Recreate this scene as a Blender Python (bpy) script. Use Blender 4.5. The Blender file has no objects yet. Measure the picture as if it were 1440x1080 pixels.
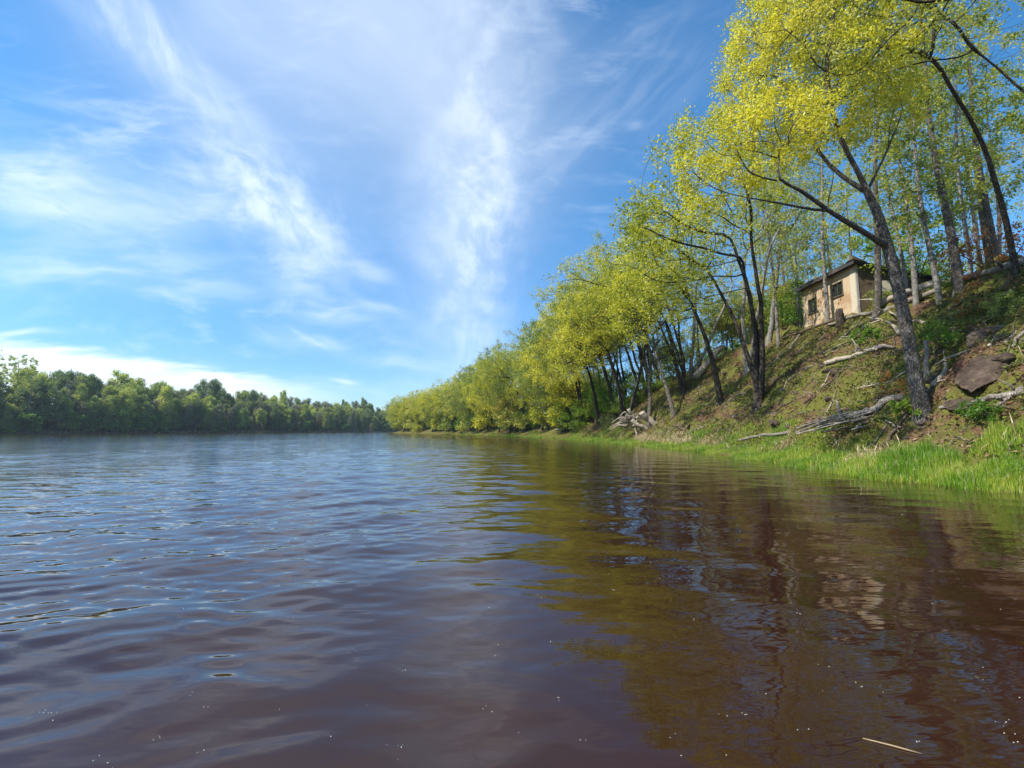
import bpy, math, random
import numpy as np
R = math.radians
# ------------------------------------------------------------------ camera
SC = bpy.context.scene
COL = SC.collection
F, PITCH, HC = 640.0, R(5.8), 1.1
cam_d = bpy.data.cameras.new('camera'); cam = bpy.data.objects.new('camera', cam_d); COL.objects.link(cam)
cam_d.sensor_width = 36; cam_d.lens = 36*F/1440; cam_d.clip_start = 0.05; cam_d.clip_end = 8000
cam.location = (0, 0, HC); cam.rotation_euler = (R(90)+PITCH, 0, 0)
SC.camera = cam
SC.view_settings.view_transform = 'Standard'; SC.view_settings.look = 'None'
SC.view_settings.exposure = 0.68; SC.view_settings.gamma = 1.0
SC.cycles.max_bounces = 8; SC.cycles.diffuse_bounces = 3; SC.cycles.glossy_bounces = 4
SC.cycles.transmission_bounces = 4; SC.cycles.caustics_reflective = False; SC.cycles.caustics_refractive = False
SUN = np.array([-0.84, -0.34, 0.0]); SUN /= np.linalg.norm(SUN)
SUN_EL = R(50)
SUNV = np.array([SUN[0]*math.cos(SUN_EL), SUN[1]*math.cos(SUN_EL), math.sin(SUN_EL)])

def ray(px, py):
    a, b = (px-720)/F, (540-py)/F
    c, s = math.cos(PITCH), math.sin(PITCH)
    return np.array([a, c-b*s, b*c+s])
def pt(px, py, Y):                                    # the point seen at a pixel of the photograph, Y metres ahead
    d = ray(px, py); return np.array([0, 0, HC]) + d*(Y/d[1])

# ------------------------------------------------------------------ node helper
class NT:
    def __init__(s, tree): s.t = tree; tree.nodes.clear()
    def n(s, typ, **kw):
        nd = s.t.nodes.new(typ)
        for k, v in kw.items():
            if k.startswith('i_'):
                k = k[2:]; k = int(k) if k.isdigit() else k.replace('_', ' ')
                s.set(nd.inputs[k], v)
            else: setattr(nd, k, v)
        return nd
    def set(s, inp, v):
        if isinstance(v, bpy.types.NodeSocket): s.t.links.new(v, inp)
        elif v is not None: inp.default_value = v
    def m(s, op, a, b=None, c=None, clamp=False):
        nd = s.t.nodes.new('ShaderNodeMath'); nd.operation = op; nd.use_clamp = clamp
        s.set(nd.inputs[0], a); s.set(nd.inputs[1], b); s.set(nd.inputs[2], c); return nd.outputs[0]
    def mix(s, f, a, b, mode='MIX'):
        nd = s.t.nodes.new('ShaderNodeMix'); nd.data_type = 'RGBA'; nd.blend_type = mode
        s.set(nd.inputs[0], f); s.set(nd.inputs[6], a); s.set(nd.inputs[7], b); return nd.outputs[2]
    def noise(s, vec, scale, detail=3, rough=0.55, dist=0.0):
        nd = s.t.nodes.new('ShaderNodeTexNoise'); s.set(nd.inputs['Vector'], vec)
        nd.inputs['Scale'].default_value = scale; nd.inputs['Detail'].default_value = detail
        nd.inputs['Roughness'].default_value = rough; nd.inputs['Distortion'].default_value = dist; return nd.outputs['Fac']
    def ramp(s, f, stops):
        nd = s.t.nodes.new('ShaderNodeValToRGB'); s.set(nd.inputs[0], f); el = nd.color_ramp.elements
        while len(el) < len(stops): el.new(0.5)
        for e, (p, c) in zip(el, stops):
            e.position = p; e.color = (*c, 1) if not isinstance(c, (int, float)) else (c, c, c, 1)
        return nd.outputs[0]
    def sstep(s, x, a, b):
        nd = s.t.nodes.new('ShaderNodeMapRange'); nd.interpolation_type = 'SMOOTHSTEP'
        s.set(nd.inputs[0], x); nd.inputs[1].default_value = a; nd.inputs[2].default_value = b; return nd.outputs[0]
    def scale(s, vec, sc, rot=(0, 0, 0), loc=(0, 0, 0)):
        nd = s.t.nodes.new('ShaderNodeMapping'); s.set(nd.inputs[0], vec)
        nd.inputs['Scale'].default_value = sc; nd.inputs['Rotation'].default_value = rot; nd.inputs['Location'].default_value = loc
        return nd.outputs[0]
def C3(c): return (*c, 1)

# ------------------------------------------------------------------ sky: Nishita air with cirrus laid in by direction
W = bpy.data.worlds.new('World'); SC.world = W; W.use_nodes = True
W.cycles.sampling_method = 'MANUAL'; W.cycles.sample_map_resolution = 512
w = NT(W.node_tree)
SKY_STR = 0.13
sky = w.n('ShaderNodeTexSky', sky_type='NISHITA', sun_disc=False, sun_elevation=SUN_EL,
          sun_rotation=math.atan2(SUN[0], SUN[1]), air_density=1.0, dust_density=0.15, ozone_density=2.0, altitude=50)
hs = w.n('ShaderNodeHueSaturation', i_Saturation=1.31, i_Value=1.08, i_Hue=.493); w.set(hs.inputs['Color'], sky.outputs[0])
tc = w.n('ShaderNodeTexCoord').outputs['Generated']
sx = w.n('ShaderNodeSeparateXYZ'); w.set(sx.inputs[0], tc)
yy = w.m('ADD', w.m('ABSOLUTE', sx.outputs[1]), 0.03)
U = w.m('DIVIDE', sx.outputs[0], yy); V = w.m('DIVIDE', sx.outputs[2], yy)
skyc = w.mix(1.0, hs.outputs[0], w.ramp(w.sstep(V, .0, .55), [(0, (.50, .62, .82)), (.5, (.72, .80, .92)), (1, (.88, .93, .98))]), 'MULTIPLY')
cb = w.n('ShaderNodeCombineXYZ'); w.set(cb.inputs[0], U); w.set(cb.inputs[1], V)
wn = w.n('ShaderNodeTexNoise', i_Scale=2.2, i_Detail=3.0); w.set(wn.inputs['Vector'], cb.outputs[0])
wv = w.n('ShaderNodeVectorMath', operation='SUBTRACT'); w.set(wv.inputs[0], wn.outputs['Color']); wv.inputs[1].default_value = (.5, .5, .5)
ws = w.n('ShaderNodeVectorMath', operation='SCALE'); w.set(ws.inputs[0], wv.outputs[0]); ws.inputs['Scale'].default_value = 0.16
wa = w.n('ShaderNodeVectorMath', operation='ADD'); w.set(wa.inputs[0], cb.outputs[0]); w.set(wa.inputs[1], ws.outputs[0])
P = wa.outputs[0]
def uv(px, py):
    d = ray(px, py); return d[0]/(d[1]+.03/1), d[2]/(d[1]+.03)
# (start, end, half width px, strength, noise stretch along, noise scale across, sharpness)
CLOUDS = [
 ((240, -120), (600, 180), 220, .50, .7, 2.2, .2),
 ((520, -160), (640, 120), 130, .34, .8, 2.4, .2),
 ((110, -40), (330, 190), 34, .62, 1.5, 7, .55),
 ((210, 60), (330, 190), 26, .35, 1.5, 9, .6),
 ((700, -60), (645, 420), 84, .52, 4.0, 4.0, .5),
 ((690, 170), (650, 450), 55, .50, 7.0, 6, .65),
 ((600, 200), (640, 430), 55, .22, 1.5, 3, .5),
 ((290, 220), (470, 365), 46, .62, 4, 8, .65),
 ((390, 300), (470, 375), 24, .65, 2.0, 9, .6),
 ((-80, 230), (190, 320), 55, .70, 1.4, 6, .55),
 ((-60, 300), (260, 300), 40, .40, 1.2, 6, .5),
 ((-40, 370), (370, 390), 34, .50, 1.2, 7, .6),
 ((100, 180), (420, 330), 70, .34, 1.2, 6, .6),
 ((370, 455), (490, 480), 17, .55, 1.5, 8, .6),
 ((400, 390), (470, 412), 10, .50, 1.5, 9, .6),
 ((420, 425), (560, 450), 16, .50, 1.5, 9, .6),
 ((520, 435), (560, 446), 7, .5, 1.5, 9, .5),
 ((500, 380), (545, 400), 9, .4, 1.5, 9, .6),
 ((655, 450), (660, 520), 40, .34, 1.2, 7, .6),
 ((530, 505), (640, 520), 9, .45, 1.2, 9, .5),
 ((480, 531), (510, 537), 3.5, .5, 1.2, 9, .4),
 ((-60, 450), (90, 468), 5, .75, 1.0, 9, .4),
 ((720, 290), (1010, 30), 60, .15, 1.3, 7, .6),
 ((780, 90), (960, 20), 45, .12, 1.3, 7, .6),
 ((880, 174), (898, 166), 7, .28, 1.0, 8, .4),
]
cov = None
for i, (a, b, hw, st, sa, sb, sh) in enumerate(CLOUDS):
    a = np.array(uv(*a)); b = np.array(uv(*b)); c = (a+b)/2; L = np.linalg.norm(b-a)/2+hw/F*.5
    ang = math.atan2(b[1]-a[1], b[0]-a[0]); hwv = hw/F*1.0
    mp = w.n('ShaderNodeMapping', vector_type='TEXTURE'); w.set(mp.inputs[0], P)
    mp.inputs['Location'].default_value = (c[0], c[1], 0); mp.inputs['Rotation'].default_value = (0, 0, ang)
    mp.inputs['Scale'].default_value = (L, hwv, 1)
    d = w.n('ShaderNodeVectorMath', operation='DOT_PRODUCT'); w.set(d.inputs[0], mp.outputs[0]); w.set(d.inputs[1], mp.outputs[0])
    g = w.m('POWER', 2.718, w.m('MULTIPLY', d.outputs['Value'], -1.1))
    mp2 = w.n('ShaderNodeMapping', vector_type='TEXTURE'); w.set(mp2.inputs[0], P)
    mp2.inputs['Rotation'].default_value = (0, 0, ang+.25*math.sin(i*2.3)); mp2.inputs['Location'].default_value = (i*1.7, i*.9, 0)
    mp2.inputs['Scale'].default_value = (1/sa, 1/sb, 1)
    nz = w.noise(mp2.outputs[0], 2.6, 7, .58, .18)
    nzr = w.sstep(nz, .5-.22*(1.1-sh), .60+.2*(1-sh))
    f = w.m('MULTIPLY', w.m('MULTIPLY', g, st), w.m('ADD', w.m('MULTIPLY', nzr, min(1, sh*1.35)), max(0, 1-sh*1.2)))
    cov = f if cov is None else w.m('SUBTRACT', w.m('ADD', cov, f), w.m('MULTIPLY', cov, f))
gn = w.noise(w.scale(P, (2.2, 6.5, 1), (0, 0, .55)), 2.2, 8, .64, .25); gm = w.noise(P, 1.3, 3)
gc = w.m('MULTIPLY', w.m('MULTIPLY', w.sstep(gn, .48, .74), w.sstep(gm, .40, .64)), .32)
gc = w.m('MULTIPLY', gc, w.m('SUBTRACT', 1.0, w.sstep(U, .1, .5)))
cov = w.m('SUBTRACT', w.m('ADD', cov, gc), w.m('MULTIPLY', cov, gc))
# the white cloud bank low over the far bank
a, b = uv(40, 478), uv(345, 524); slope = (b[1]-a[1])/(b[0]-a[0])
line = w.m('ADD', w.m('MULTIPLY', w.m('SUBTRACT', U, a[0]), slope), a[1])
nb = w.noise(w.scale(cb.outputs[0], (2.0, 14, 1), (0, 0, -.12)), 3, 6, .6)
dl = w.m('ADD', w.m('SUBTRACT', line, V), w.m('MULTIPLY', w.m('SUBTRACT', nb, .5), .05))
bank = w.m('MULTIPLY', w.sstep(dl, -.008, .022), w.m('SUBTRACT', 1.0, w.sstep(U, -.62, -.30)))
bank = w.m('MULTIPLY', bank, w.m('ADD', .78, w.m('MULTIPLY', w.sstep(nb, .35, .6), .33)))
bank = w.m('MULTIPLY', bank, w.m('SUBTRACT', 1.0, w.sstep(U, -1.10, -1.3)))
cov = w.m('MAXIMUM', cov, bank)
hz = w.m('MULTIPLY', w.m('SUBTRACT', 1.0, w.sstep(V, .01, .10)), .08)
cov = w.m('MAXIMUM', cov, hz)
cov = w.m('MULTIPLY', cov, w.sstep(sx.outputs[2], -.02, .02), clamp=True)
cov = w.m('MULTIPLY', cov, w.m('SUBTRACT', 1.0, w.m('MULTIPLY', w.sstep(V, 1.02, 1.5), .7)))
col = w.mix(w.m('MULTIPLY', cov, .88), skyc, (5.8, 6.35, 7.0, 1))
bg = w.n('ShaderNodeBackground', i_Strength=SKY_STR); w.set(bg.inputs[0], col)
wo = w.n('ShaderNodeOutputWorld'); w.set(wo.inputs[0], bg.outputs[0])

# ------------------------------------------------------------------ sun
sd = bpy.data.lights.new('sun', 'SUN'); sd.energy = 4.8; sd.angle = R(.53); sd.color = (1, .95, .86)
so = bpy.data.objects.new('sun', sd); COL.objects.link(so); so.location = (-60, 20, 80)
import mathutils
so.rotation_euler = mathutils.Vector(SUNV).to_track_quat('Z', 'Y').to_euler()

# ------------------------------------------------------------------ mesh helpers
def mk_mesh(name, V, polys, smooth=False, mat=None):
    """V (n,3); polys: list of int arrays (m,k)"""
    me = bpy.data.meshes.new(name); V = np.asarray(V, np.float32)
    polys = [np.asarray(p, np.int32) for p in polys if len(p)]
    idx = np.concatenate([p.ravel() for p in polys]); tot = np.concatenate([np.full(len(p), p.shape[1], np.int32) for p in polys])
    st = np.concatenate([[0], np.cumsum(tot)[:-1]]).astype(np.int32)
    me.vertices.add(len(V)); me.vertices.foreach_set('co', V.ravel())
    me.loops.add(len(idx)); me.loops.foreach_set('vertex_index', idx)
    me.polygons.add(len(tot)); me.polygons.foreach_set('loop_start', st)
    me.polygons.foreach_set('use_smooth', np.full(len(tot), smooth, bool))
    me.update(calc_edges=True)
    if mat: me.materials.append(mat)
    return me
def link(name, data, parent=None, loc=None):
    o = bpy.data.objects.new(name, data); COL.objects.link(o)
    if parent: o.parent = parent
    if loc is not None: o.location = loc
    return o
def tag(o, label=None, cat=None, group=None, kind=None):
    if label: o['label'] = label
    if cat: o['category'] = cat
    if group: o['group'] = group
    if kind: o['kind'] = kind
    return o
def empty(name, loc, label, cat, group=None):
    o = bpy.data.objects.new(name, None); COL.objects.link(o); o.location = loc; o.empty_display_size = .3
    return tag(o, label, cat, group)
def norm(v): return v/np.maximum(np.linalg.norm(v, axis=-1, keepdims=True), 1e-9)

class MB:                                             # collects tubes, boxes and prisms into one mesh
    def __init__(s): s.V = []; s.q = []; s.tr = []; s.n = 0
    def add(s, V, q=None, t=None):
        if q is not None and len(q): s.q.append(np.asarray(q)+s.n)
        if t is not None and len(t): s.tr.append(np.asarray(t)+s.n)
        s.V.append(np.asarray(V, float)); s.n += len(V)
    def tube(s, pts, rad, n=6, rough=0, rng=None, cap=True, lobes=None):
        pts = np.asarray(pts, float); rad = np.asarray(rad, float)
        t = norm(np.gradient(pts, axis=0)); md = norm(t.mean(0)[None])[0]
        ref = np.eye(3)[np.argmin(np.abs(md))]
        u = norm(np.cross(t, ref)); v = np.cross(t, u)
        a = np.linspace(0, 2*math.pi, n, endpoint=False)
        r = rad[:, None]*np.ones((1, n))
        if rough: r = r*(1+rough*(rng.random(r.shape)-.5))
        if lobes is not None: r = r*lobes(a, len(pts))
        X = pts[:, None]+r[..., None]*(np.cos(a)[None, :, None]*u[:, None]+np.sin(a)[None, :, None]*v[:, None])
        m = len(pts); i = np.arange(m-1)[:, None]*n; j = np.arange(n)[None]; k = (j+1) % n
        q = np.stack([i+j, i+k, i+n+k, i+n+j], -1).reshape(-1, 4)
        V = X.reshape(-1, 3); T = []
        if cap:
            V = np.concatenate([V, pts[:1], pts[-1:]])
            jj = np.arange(n); kk = (jj+1) % n
            T = np.concatenate([np.stack([kk, jj, np.full(n, m*n)], -1), np.stack([(m-1)*n+jj, (m-1)*n+kk, np.full(n, m*n+1)], -1)])
        s.add(V, q, T)
    def box(s, lo, hi):
        x0, y0, z0 = lo; x1, y1, z1 = hi
        s.add([(x0,y0,z0),(x1,y0,z0),(x1,y1,z0),(x0,y1,z0),(x0,y0,z1),(x1,y0,z1),(x1,y1,z1),(x0,y1,z1)],
              [(0,3,2,1),(4,5,6,7),(0,1,5,4),(1,2,6,5),(2,3,7,6),(3,0,4,7)])
    def hexa(s, c8):
        s.add(c8, [(0,3,2,1),(4,5,6,7),(0,1,5,4),(1,2,6,5),(2,3,7,6),(3,0,4,7)])
    def mesh(s, name, mat=None, smooth=False):
        p = []
        if s.q: p.append(np.concatenate(s.q))
        if s.tr: p.append(np.concatenate(s.tr))
        return mk_mesh(name, np.concatenate(s.V), p, smooth, mat)
    def build(s, name, mat, parent=None, smooth=False): return link(name, s.mesh(name, mat, smooth), parent)

# lattice noise for shapes
_tab = np.random.default_rng(5).random((256, 256))
def vnoise(x, y):
    xi = np.floor(x).astype(int); yi = np.floor(y).astype(int); fx = x-xi; fy = y-yi
    fx = fx*fx*(3-2*fx); fy = fy*fy*(3-2*fy)
    g = lambda a, b: _tab[a % 256, b % 256]
    return (g(xi, yi)*(1-fx)+g(xi+1, yi)*fx)*(1-fy)+(g(xi, yi+1)*(1-fx)+g(xi+1, yi+1)*fx)*fy-.5
def fbm(x, y, o=4):
    s = 0; a = 1.0
    for k in range(o): s = s+a*vnoise(x*2**k+17*k, y*2**k+31*k); a *= .5
    return s

# ------------------------------------------------------------------ terrain shape
def shore_r(y): return np.interp(y, [-60, 0, 7, 9.4, 11, 15.6, 25, 35, 50, 70, 95, 120, 150, 185, 200, 215, 260, 400, 3000],
                                 [10.5, 10.2, 9.5, 8.8, 8.9, 9.3, 9.6, 9.7, 8.2, 4.2, -4.5, -15, -30, -49, -52, -45, 10, 120, 3000])
def shore_l(y): return np.interp(y, [-300, 0, 60, 140, 200, 330, 430, 520, 700, 3000], [-260, -215, -190, -158, -132, -97, -40, 60, 300, 3200])
def height0(x, y):
    x = np.asarray(x, float); y = np.asarray(y, float)
    far = np.clip((y-48)/32, 0, 1)
    k = np.interp(y, [0, 45, 75, 110, 160, 200, 260], [1, .98, .92, .88, .84, .8, .8])
    d = (x-shore_r(y))*k
    flat = 1.25+.9*far; sl = .80-.30*far; H = np.interp(y, [0, 22, 27, 36, 48, 80, 180, 215], [8.1, 8.5, 9.9, 9.8, 8.6, 4.6, 3.0, 1.5])
    rise = .33+sl*(d-flat)
    soft = H-np.logaddexp(0, (H-rise)*1.6)/1.6
    hr = np.where(d < 0, np.maximum(d*.35, -.8), np.where(d < flat, .33*d/flat, np.maximum(soft, .30)))
    hr = hr+np.clip(d-11, 0, 60)*.03*(1-far)
    dl = (shore_l(y)-x)*.9
    hl = np.where(dl < 0, np.maximum(dl*.2, -.8), np.where(dl < 2, .25*dl, .5+np.minimum((dl-2)*.16, 5)))
    return np.maximum(hr, hl)
def height(x, y):
    h = height0(x, y); d = np.asarray(x)-shore_r(y)
    wgt = np.clip((d-.8)/1.5, 0, 1)
    n = fbm(np.asarray(x)*.45, np.asarray(y)*.45, 3)*.7+fbm(np.asarray(x)*2.1, np.asarray(y)*2.1, 4)*.34
    tr = np.abs(fbm(np.asarray(x)*.9+5, np.asarray(y)*.5, 3))*.6
    return h+wgt*(n-tr+.1)+(1-wgt)*fbm(np.asarray(x)*1.2, np.asarray(y)*1.2, 2)*.06
def hit(px, py, lo=3.0, hi=120.0):                    # where the sight line of a pixel meets the bank
    d = ray(px, py); t = np.geomspace(lo, hi, 900)/d[1]
    p = np.array([0, 0, HC])+t[:, None]*d; g = height(p[:, 0], p[:, 1])-p[:, 2]
    k = np.argmax(g > 0); return p[k] if g[k] > 0 else p[-1]
def on(x, y, dz=0.0): return np.array([x, y, float(height(x, y))+dz])

# ------------------------------------------------------------------ materials
def mat(name):
    m = bpy.data.materials.new(name); m.use_nodes = True; return m, NT(m.node_tree)
def finish(t, sh): o = t.n('ShaderNodeOutputMaterial'); t.set(o.inputs[0], sh)
def bumpn(t, h, strength=.5, dist=.05):
    b = t.n('ShaderNodeBump', i_Strength=strength, i_Distance=dist); t.set(b.inputs['Height'], h); return b.outputs[0]
def princ(t, colr, rough=.85, nrm=None, spec=.2):
    p = t.n('ShaderNodeBsdfPrincipled', i_Roughness=rough); t.set(p.inputs['Base Color'], colr)
    p.inputs['Specular IOR Level'].default_value = spec
    if nrm: t.set(p.inputs['Normal'], nrm)
    return p.outputs[0]

def leaf_mat(name, cols, trans=.58, clump=.35, hv=.7):
    m, t = mat(name)
    geo = t.n('ShaderNodeNewGeometry'); oi = t.n('ShaderNodeObjectInfo')
    f = geo.outputs['Random Per Island']
    p = t.n('ShaderNodeTexCoord').outputs['Object']
    cl = t.noise(p, clump, 2, .5)
    f = t.m('ADD', t.m('MULTIPLY', f, .55), t.m('MULTIPLY', t.sstep(cl, .35, .65), .45))
    f = t.m('ADD', f, t.m('MULTIPLY', t.m('SUBTRACT', oi.outputs['Random'], .5), hv), clamp=True)
    n = len(cols); c = t.ramp(f, [(i/(n-1), cc) for i, cc in enumerate(cols)])
    d = t.n('ShaderNodeBsdfDiffuse'); t.set(d.inputs[0], c)
    tr = t.n('ShaderNodeBsdfTranslucent'); t.set(tr.inputs[0], c)
    mx = t.n('ShaderNodeMixShader', i_0=trans); t.set(mx.inputs[1], d.outputs[0]); t.set(mx.inputs[2], tr.outputs[0])
    gl = t.n('ShaderNodeBsdfGlossy', i_Roughness=.45); gl.inputs[0].default_value = (.9, .95, .9, 1)
    mx2 = t.n('ShaderNodeMixShader', i_0=.03); t.set(mx2.inputs[1], mx.outputs[0]); t.set(mx2.inputs[2], gl.outputs[0])
    finish(t, mx2.outputs[0]); return m
M = {}
M['oak'] = leaf_mat('young_oak_leaf', [(.26, .31, .025), (.47, .48, .028), (.66, .635, .035), (.78, .70, .06)])
M['oak_far'] = leaf_mat('bank_oak_leaf', trans=.55, cols=[(.15, .23, .04), (.33, .39, .05), (.52, .53, .06), (.64, .59, .12)], clump=.3, hv=1.0)
M['pale'] = leaf_mat('plateau_leaf', [(.18, .25, .04), (.34, .39, .045), (.49, .49, .06), (.60, .56, .10)])
M['green'] = leaf_mat('fresh_green_leaf', [(.09, .20, .015), (.16, .30, .02), (.26, .40, .025), (.38, .46, .04)])
M['forest'] = leaf_mat('forest_leaf', [(.12, .19, .06), (.25, .33, .07), (.42, .49, .085), (.58, .62, .12)], trans=.5, clump=.3, hv=1.0)
M['forest_dull'] = leaf_mat('grey_green_leaf', [(.16, .19, .09), (.24, .26, .12), (.32, .32, .16)], trans=.45, hv=.7)
M['needle'] = leaf_mat('conifer_needle', [(.04, .085, .045), (.065, .12, .055), (.09, .15, .06)], trans=.15)
M['rust'] = leaf_mat('rust_leaf', [(.3, .09, .02), (.42, .15, .03), (.4, .22, .03), (.3, .26, .04)])
M['grass'] = leaf_mat('grass_blade', [(.05, .15, .008), (.11, .25, .011), (.22, .36, .016), (.42, .44, .06)], trans=.4, clump=.8)
M['straw'] = leaf_mat('straw', [(.3, .22, .12), (.42, .32, .18), (.5, .4, .26)], trans=.15)
M['litter'] = leaf_mat('leaf_litter', [(.08, .04, .02), (.15, .08, .042), (.24, .14, .075), (.36, .26, .16)], trans=.1)
M['moss'] = leaf_mat('low_plant_leaf', [(.045, .08, .011), (.10, .135, .016), (.17, .195, .024), (.30, .27, .05)], trans=.35, clump=.6)

def bark(name, dark, light, lichen, sc=1.0, lich=.5):
    m, t = mat(name)
    p = t.n('ShaderNodeTexCoord').outputs['Object']
    st = t.scale(p, (sc*9, sc*9, sc*2.0))
    vo = t.n('ShaderNodeTexVoronoi', feature='DISTANCE_TO_EDGE', i_Scale=2.4); t.set(vo.inputs['Vector'], st)
    ridge = t.sstep(vo.outputs['Distance'], .0, .25)
    n1 = t.noise(st, 3, 5, .65)
    base = t.mix(t.m('MULTIPLY', ridge, t.m('ADD', .3, n1)), C3(dark), C3(light))
    ln = t.sstep(t.m('ADD', t.m('MULTIPLY', t.noise(t.scale(p, (1, 1, .45)), 12*sc, 5, .75), .7), t.m('MULTIPLY', t.noise(p, 2.2*sc, 2), .3)), .5, .6)
    c = t.mix(t.m('MULTIPLY', ln, lich), base, C3(lichen))
    h = t.m('ADD', t.m('MULTIPLY', ridge, .7), t.m('MULTIPLY', n1, .5))
    finish(t, princ(t, c, .9, bumpn(t, h, .8, .04), .15)); return m
M['bark'] = bark('oak_bark', (.055, .045, .036), (.19, .16, .13), (.42, .39, .35), 1.7, .55)
M['bark_dark'] = bark('dark_bark', (.03, .024, .018), (.11, .085, .065), (.24, .22, .19), 1.0, .4)
M['bark_pale'] = bark('pale_bark', (.15, .135, .115), (.36, .33, .29), (.52, .50, .46), 1.4, .6)
M['bark_far'] = bark('far_bark', (.06, .05, .04), (.16, .14, .11), (.26, .24, .2), .5, .4)
M['dead'] = bark('weathered_wood', (.16, .13, .10), (.40, .35, .29), (.56, .51, .44), 1.6, .5)
M['dead_brown'] = bark('rotten_wood', (.07, .045, .03), (.24, .17, .12), (.36, .3, .24), 1.3, .4)
M['dead_pale'] = bark('bleached_wood', (.34, .28, .20), (.62, .53, .42), (.70, .63, .53), 1.6, .5)

# ground
m, t = mat('bank_soil'); M['ground'] = m
p = t.n('ShaderNodeTexCoord').outputs['Object']
n1 = t.noise(p, .55, 5, .6); n2 = t.noise(p, 3.1, 6, .65); n3 = t.noise(p, 17, 5, .7); n4 = t.noise(p, 1.3, 4, .6, .6)
soil = t.ramp(n3, [(.28, (.024, .014, .008)), (.45, (.085, .048, .028)), (.6, (.17, .10, .06)), (.78, (.36, .25, .16))])
red = t.ramp(n3, [(.3, (.06, .024, .015)), (.7, (.20, .095, .058))])
c = t.mix(t.sstep(n4, .52, .66), soil, red)
moss = t.ramp(t.m('ADD', t.m('MULTIPLY', n3, .7), t.m('MULTIPLY', n2, .3)), [(.3, (.03, .042, .009)), (.5, (.10, .115, .018)), (.7, (.20, .18, .045))])
c = t.mix(t.m('MULTIPLY', t.sstep(t.m('ADD', t.m('MULTIPLY', n1, .6), t.m('MULTIPLY', n2, .4)), .41, .54), .88), c, moss)
hgt = t.m('ADD', t.m('MULTIPLY', n2, .6), t.m('MULTIPLY', n3, .4))
finish(t, princ(t, c, .95, bumpn(t, hgt, .9, .12), .1))

m, t = mat('sandstone'); M['rock'] = m
p = t.n('ShaderNodeTexCoord').outputs['Object']
n1 = t.noise(t.scale(p, (1, 1, 4)), 2.2, 6, .65); n2 = t.noise(p, 9, 5, .7)
c = t.ramp(n1, [(.3, (.028, .019, .014)), (.5, (.07, .048, .037)), (.7, (.14, .10, .08))])
c = t.mix(t.m('MULTIPLY', t.sstep(n2, .52, .7), .5), c, (.16, .17, .06, 1))
finish(t, princ(t, c, .9, bumpn(t, t.m('ADD', n1, t.m('MULTIPLY', n2, .5)), .8, .08), .15))

# water: tannin-brown river
m, t = mat('river_water'); M['water'] = m
geo = t.n('ShaderNodeNewGeometry'); pos = geo.outputs['Position']
sp = t.n('ShaderNodeSeparateXYZ'); t.set(sp.inputs[0], pos)
d2 = t.n('ShaderNodeVectorMath', operation='LENGTH'); t.set(d2.inputs[0], pos)
calm = t.sstep(t.m('ADD', sp.outputs[0], t.m('MULTIPLY', t.noise(t.scale(pos, (.12, .05, 1)), 1, 2), 5)), 8, -2)
ripp = t.noise(t.scale(pos, (1.1, 3.4, 1), (0, 0, -.28)), 1.0, 3, .5, .3)
fine = t.noise(t.scale(pos, (3.0, 9, 1), (0, 0, -.2)), 1.0, 2, .5)
swell = t.noise(t.scale(pos, (.22, .8, 1), (0, 0, .1)), 1.0, 2, .5)
h = t.m('ADD', t.m('MULTIPLY', ripp, .045), t.m('MULTIPLY', fine, .022))
h = t.m('ADD', h, t.m('MULTIPLY', swell, .05))
far = t.sstep(d2.outputs['Value'], 2.5, 26)
h = t.m('MULTIPLY', h, t.m('ADD', .12, t.m('MULTIPLY', t.m('MULTIPLY', calm, far), .55)))
nb = t.n('ShaderNodeBump', i_Strength=1.0, i_Distance=1.0); t.set(nb.inputs['Height'], h)
pr = t.n('ShaderNodeBsdfPrincipled', i_Roughness=.03, i_IOR=1.46)
cl = t.noise(pos, .5, 3, .6)
t.set(pr.inputs['Base Color'], t.ramp(cl, [(.3, (.021, .0078, .0046)), (.7, (.031, .0118, .0055))]))
t.set(pr.inputs['Normal'], nb.outputs[0]); finish(t, pr.outputs[0])

# ------------------------------------------------------------------ ground sheet
def axis(*segs):
    out = []
    for a, b, st in segs: out.append(np.arange(a, b, st))
    return np.concatenate(out)
gx = np.concatenate([-np.geomspace(4000, 300, 14), axis((-290, -60, 6), (-60, 8, 4), (8, 24, .13), (24, 40, .6), (40, 130, 5)), np.geomspace(135, 4000, 14)])
gy = np.concatenate([axis((-600, -20, 40), (-20, 4, 2), (4, 20, .12), (20, 36, .2), (36, 60, .4), (60, 230, 2.5), (230, 560, 8)), np.geomspace(570, 5000, 14)])
X, Y = np.meshgrid(gx, gy); Z = height(X, Y)
nx, ny = len(gx), len(gy)
i = np.arange(ny-1)[:, None]*nx; j = np.arange(nx-1)[None]
q = np.stack([i+j, i+j+1, i+nx+j+1, i+nx+j], -1).reshape(-1, 4)
tag(link('ground', mk_mesh('ground', np.stack([X, Y, Z], -1).reshape(-1, 3), [q], True, M['ground'])), 'brown and mossy sloping river bank', 'ground', kind='structure')

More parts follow.
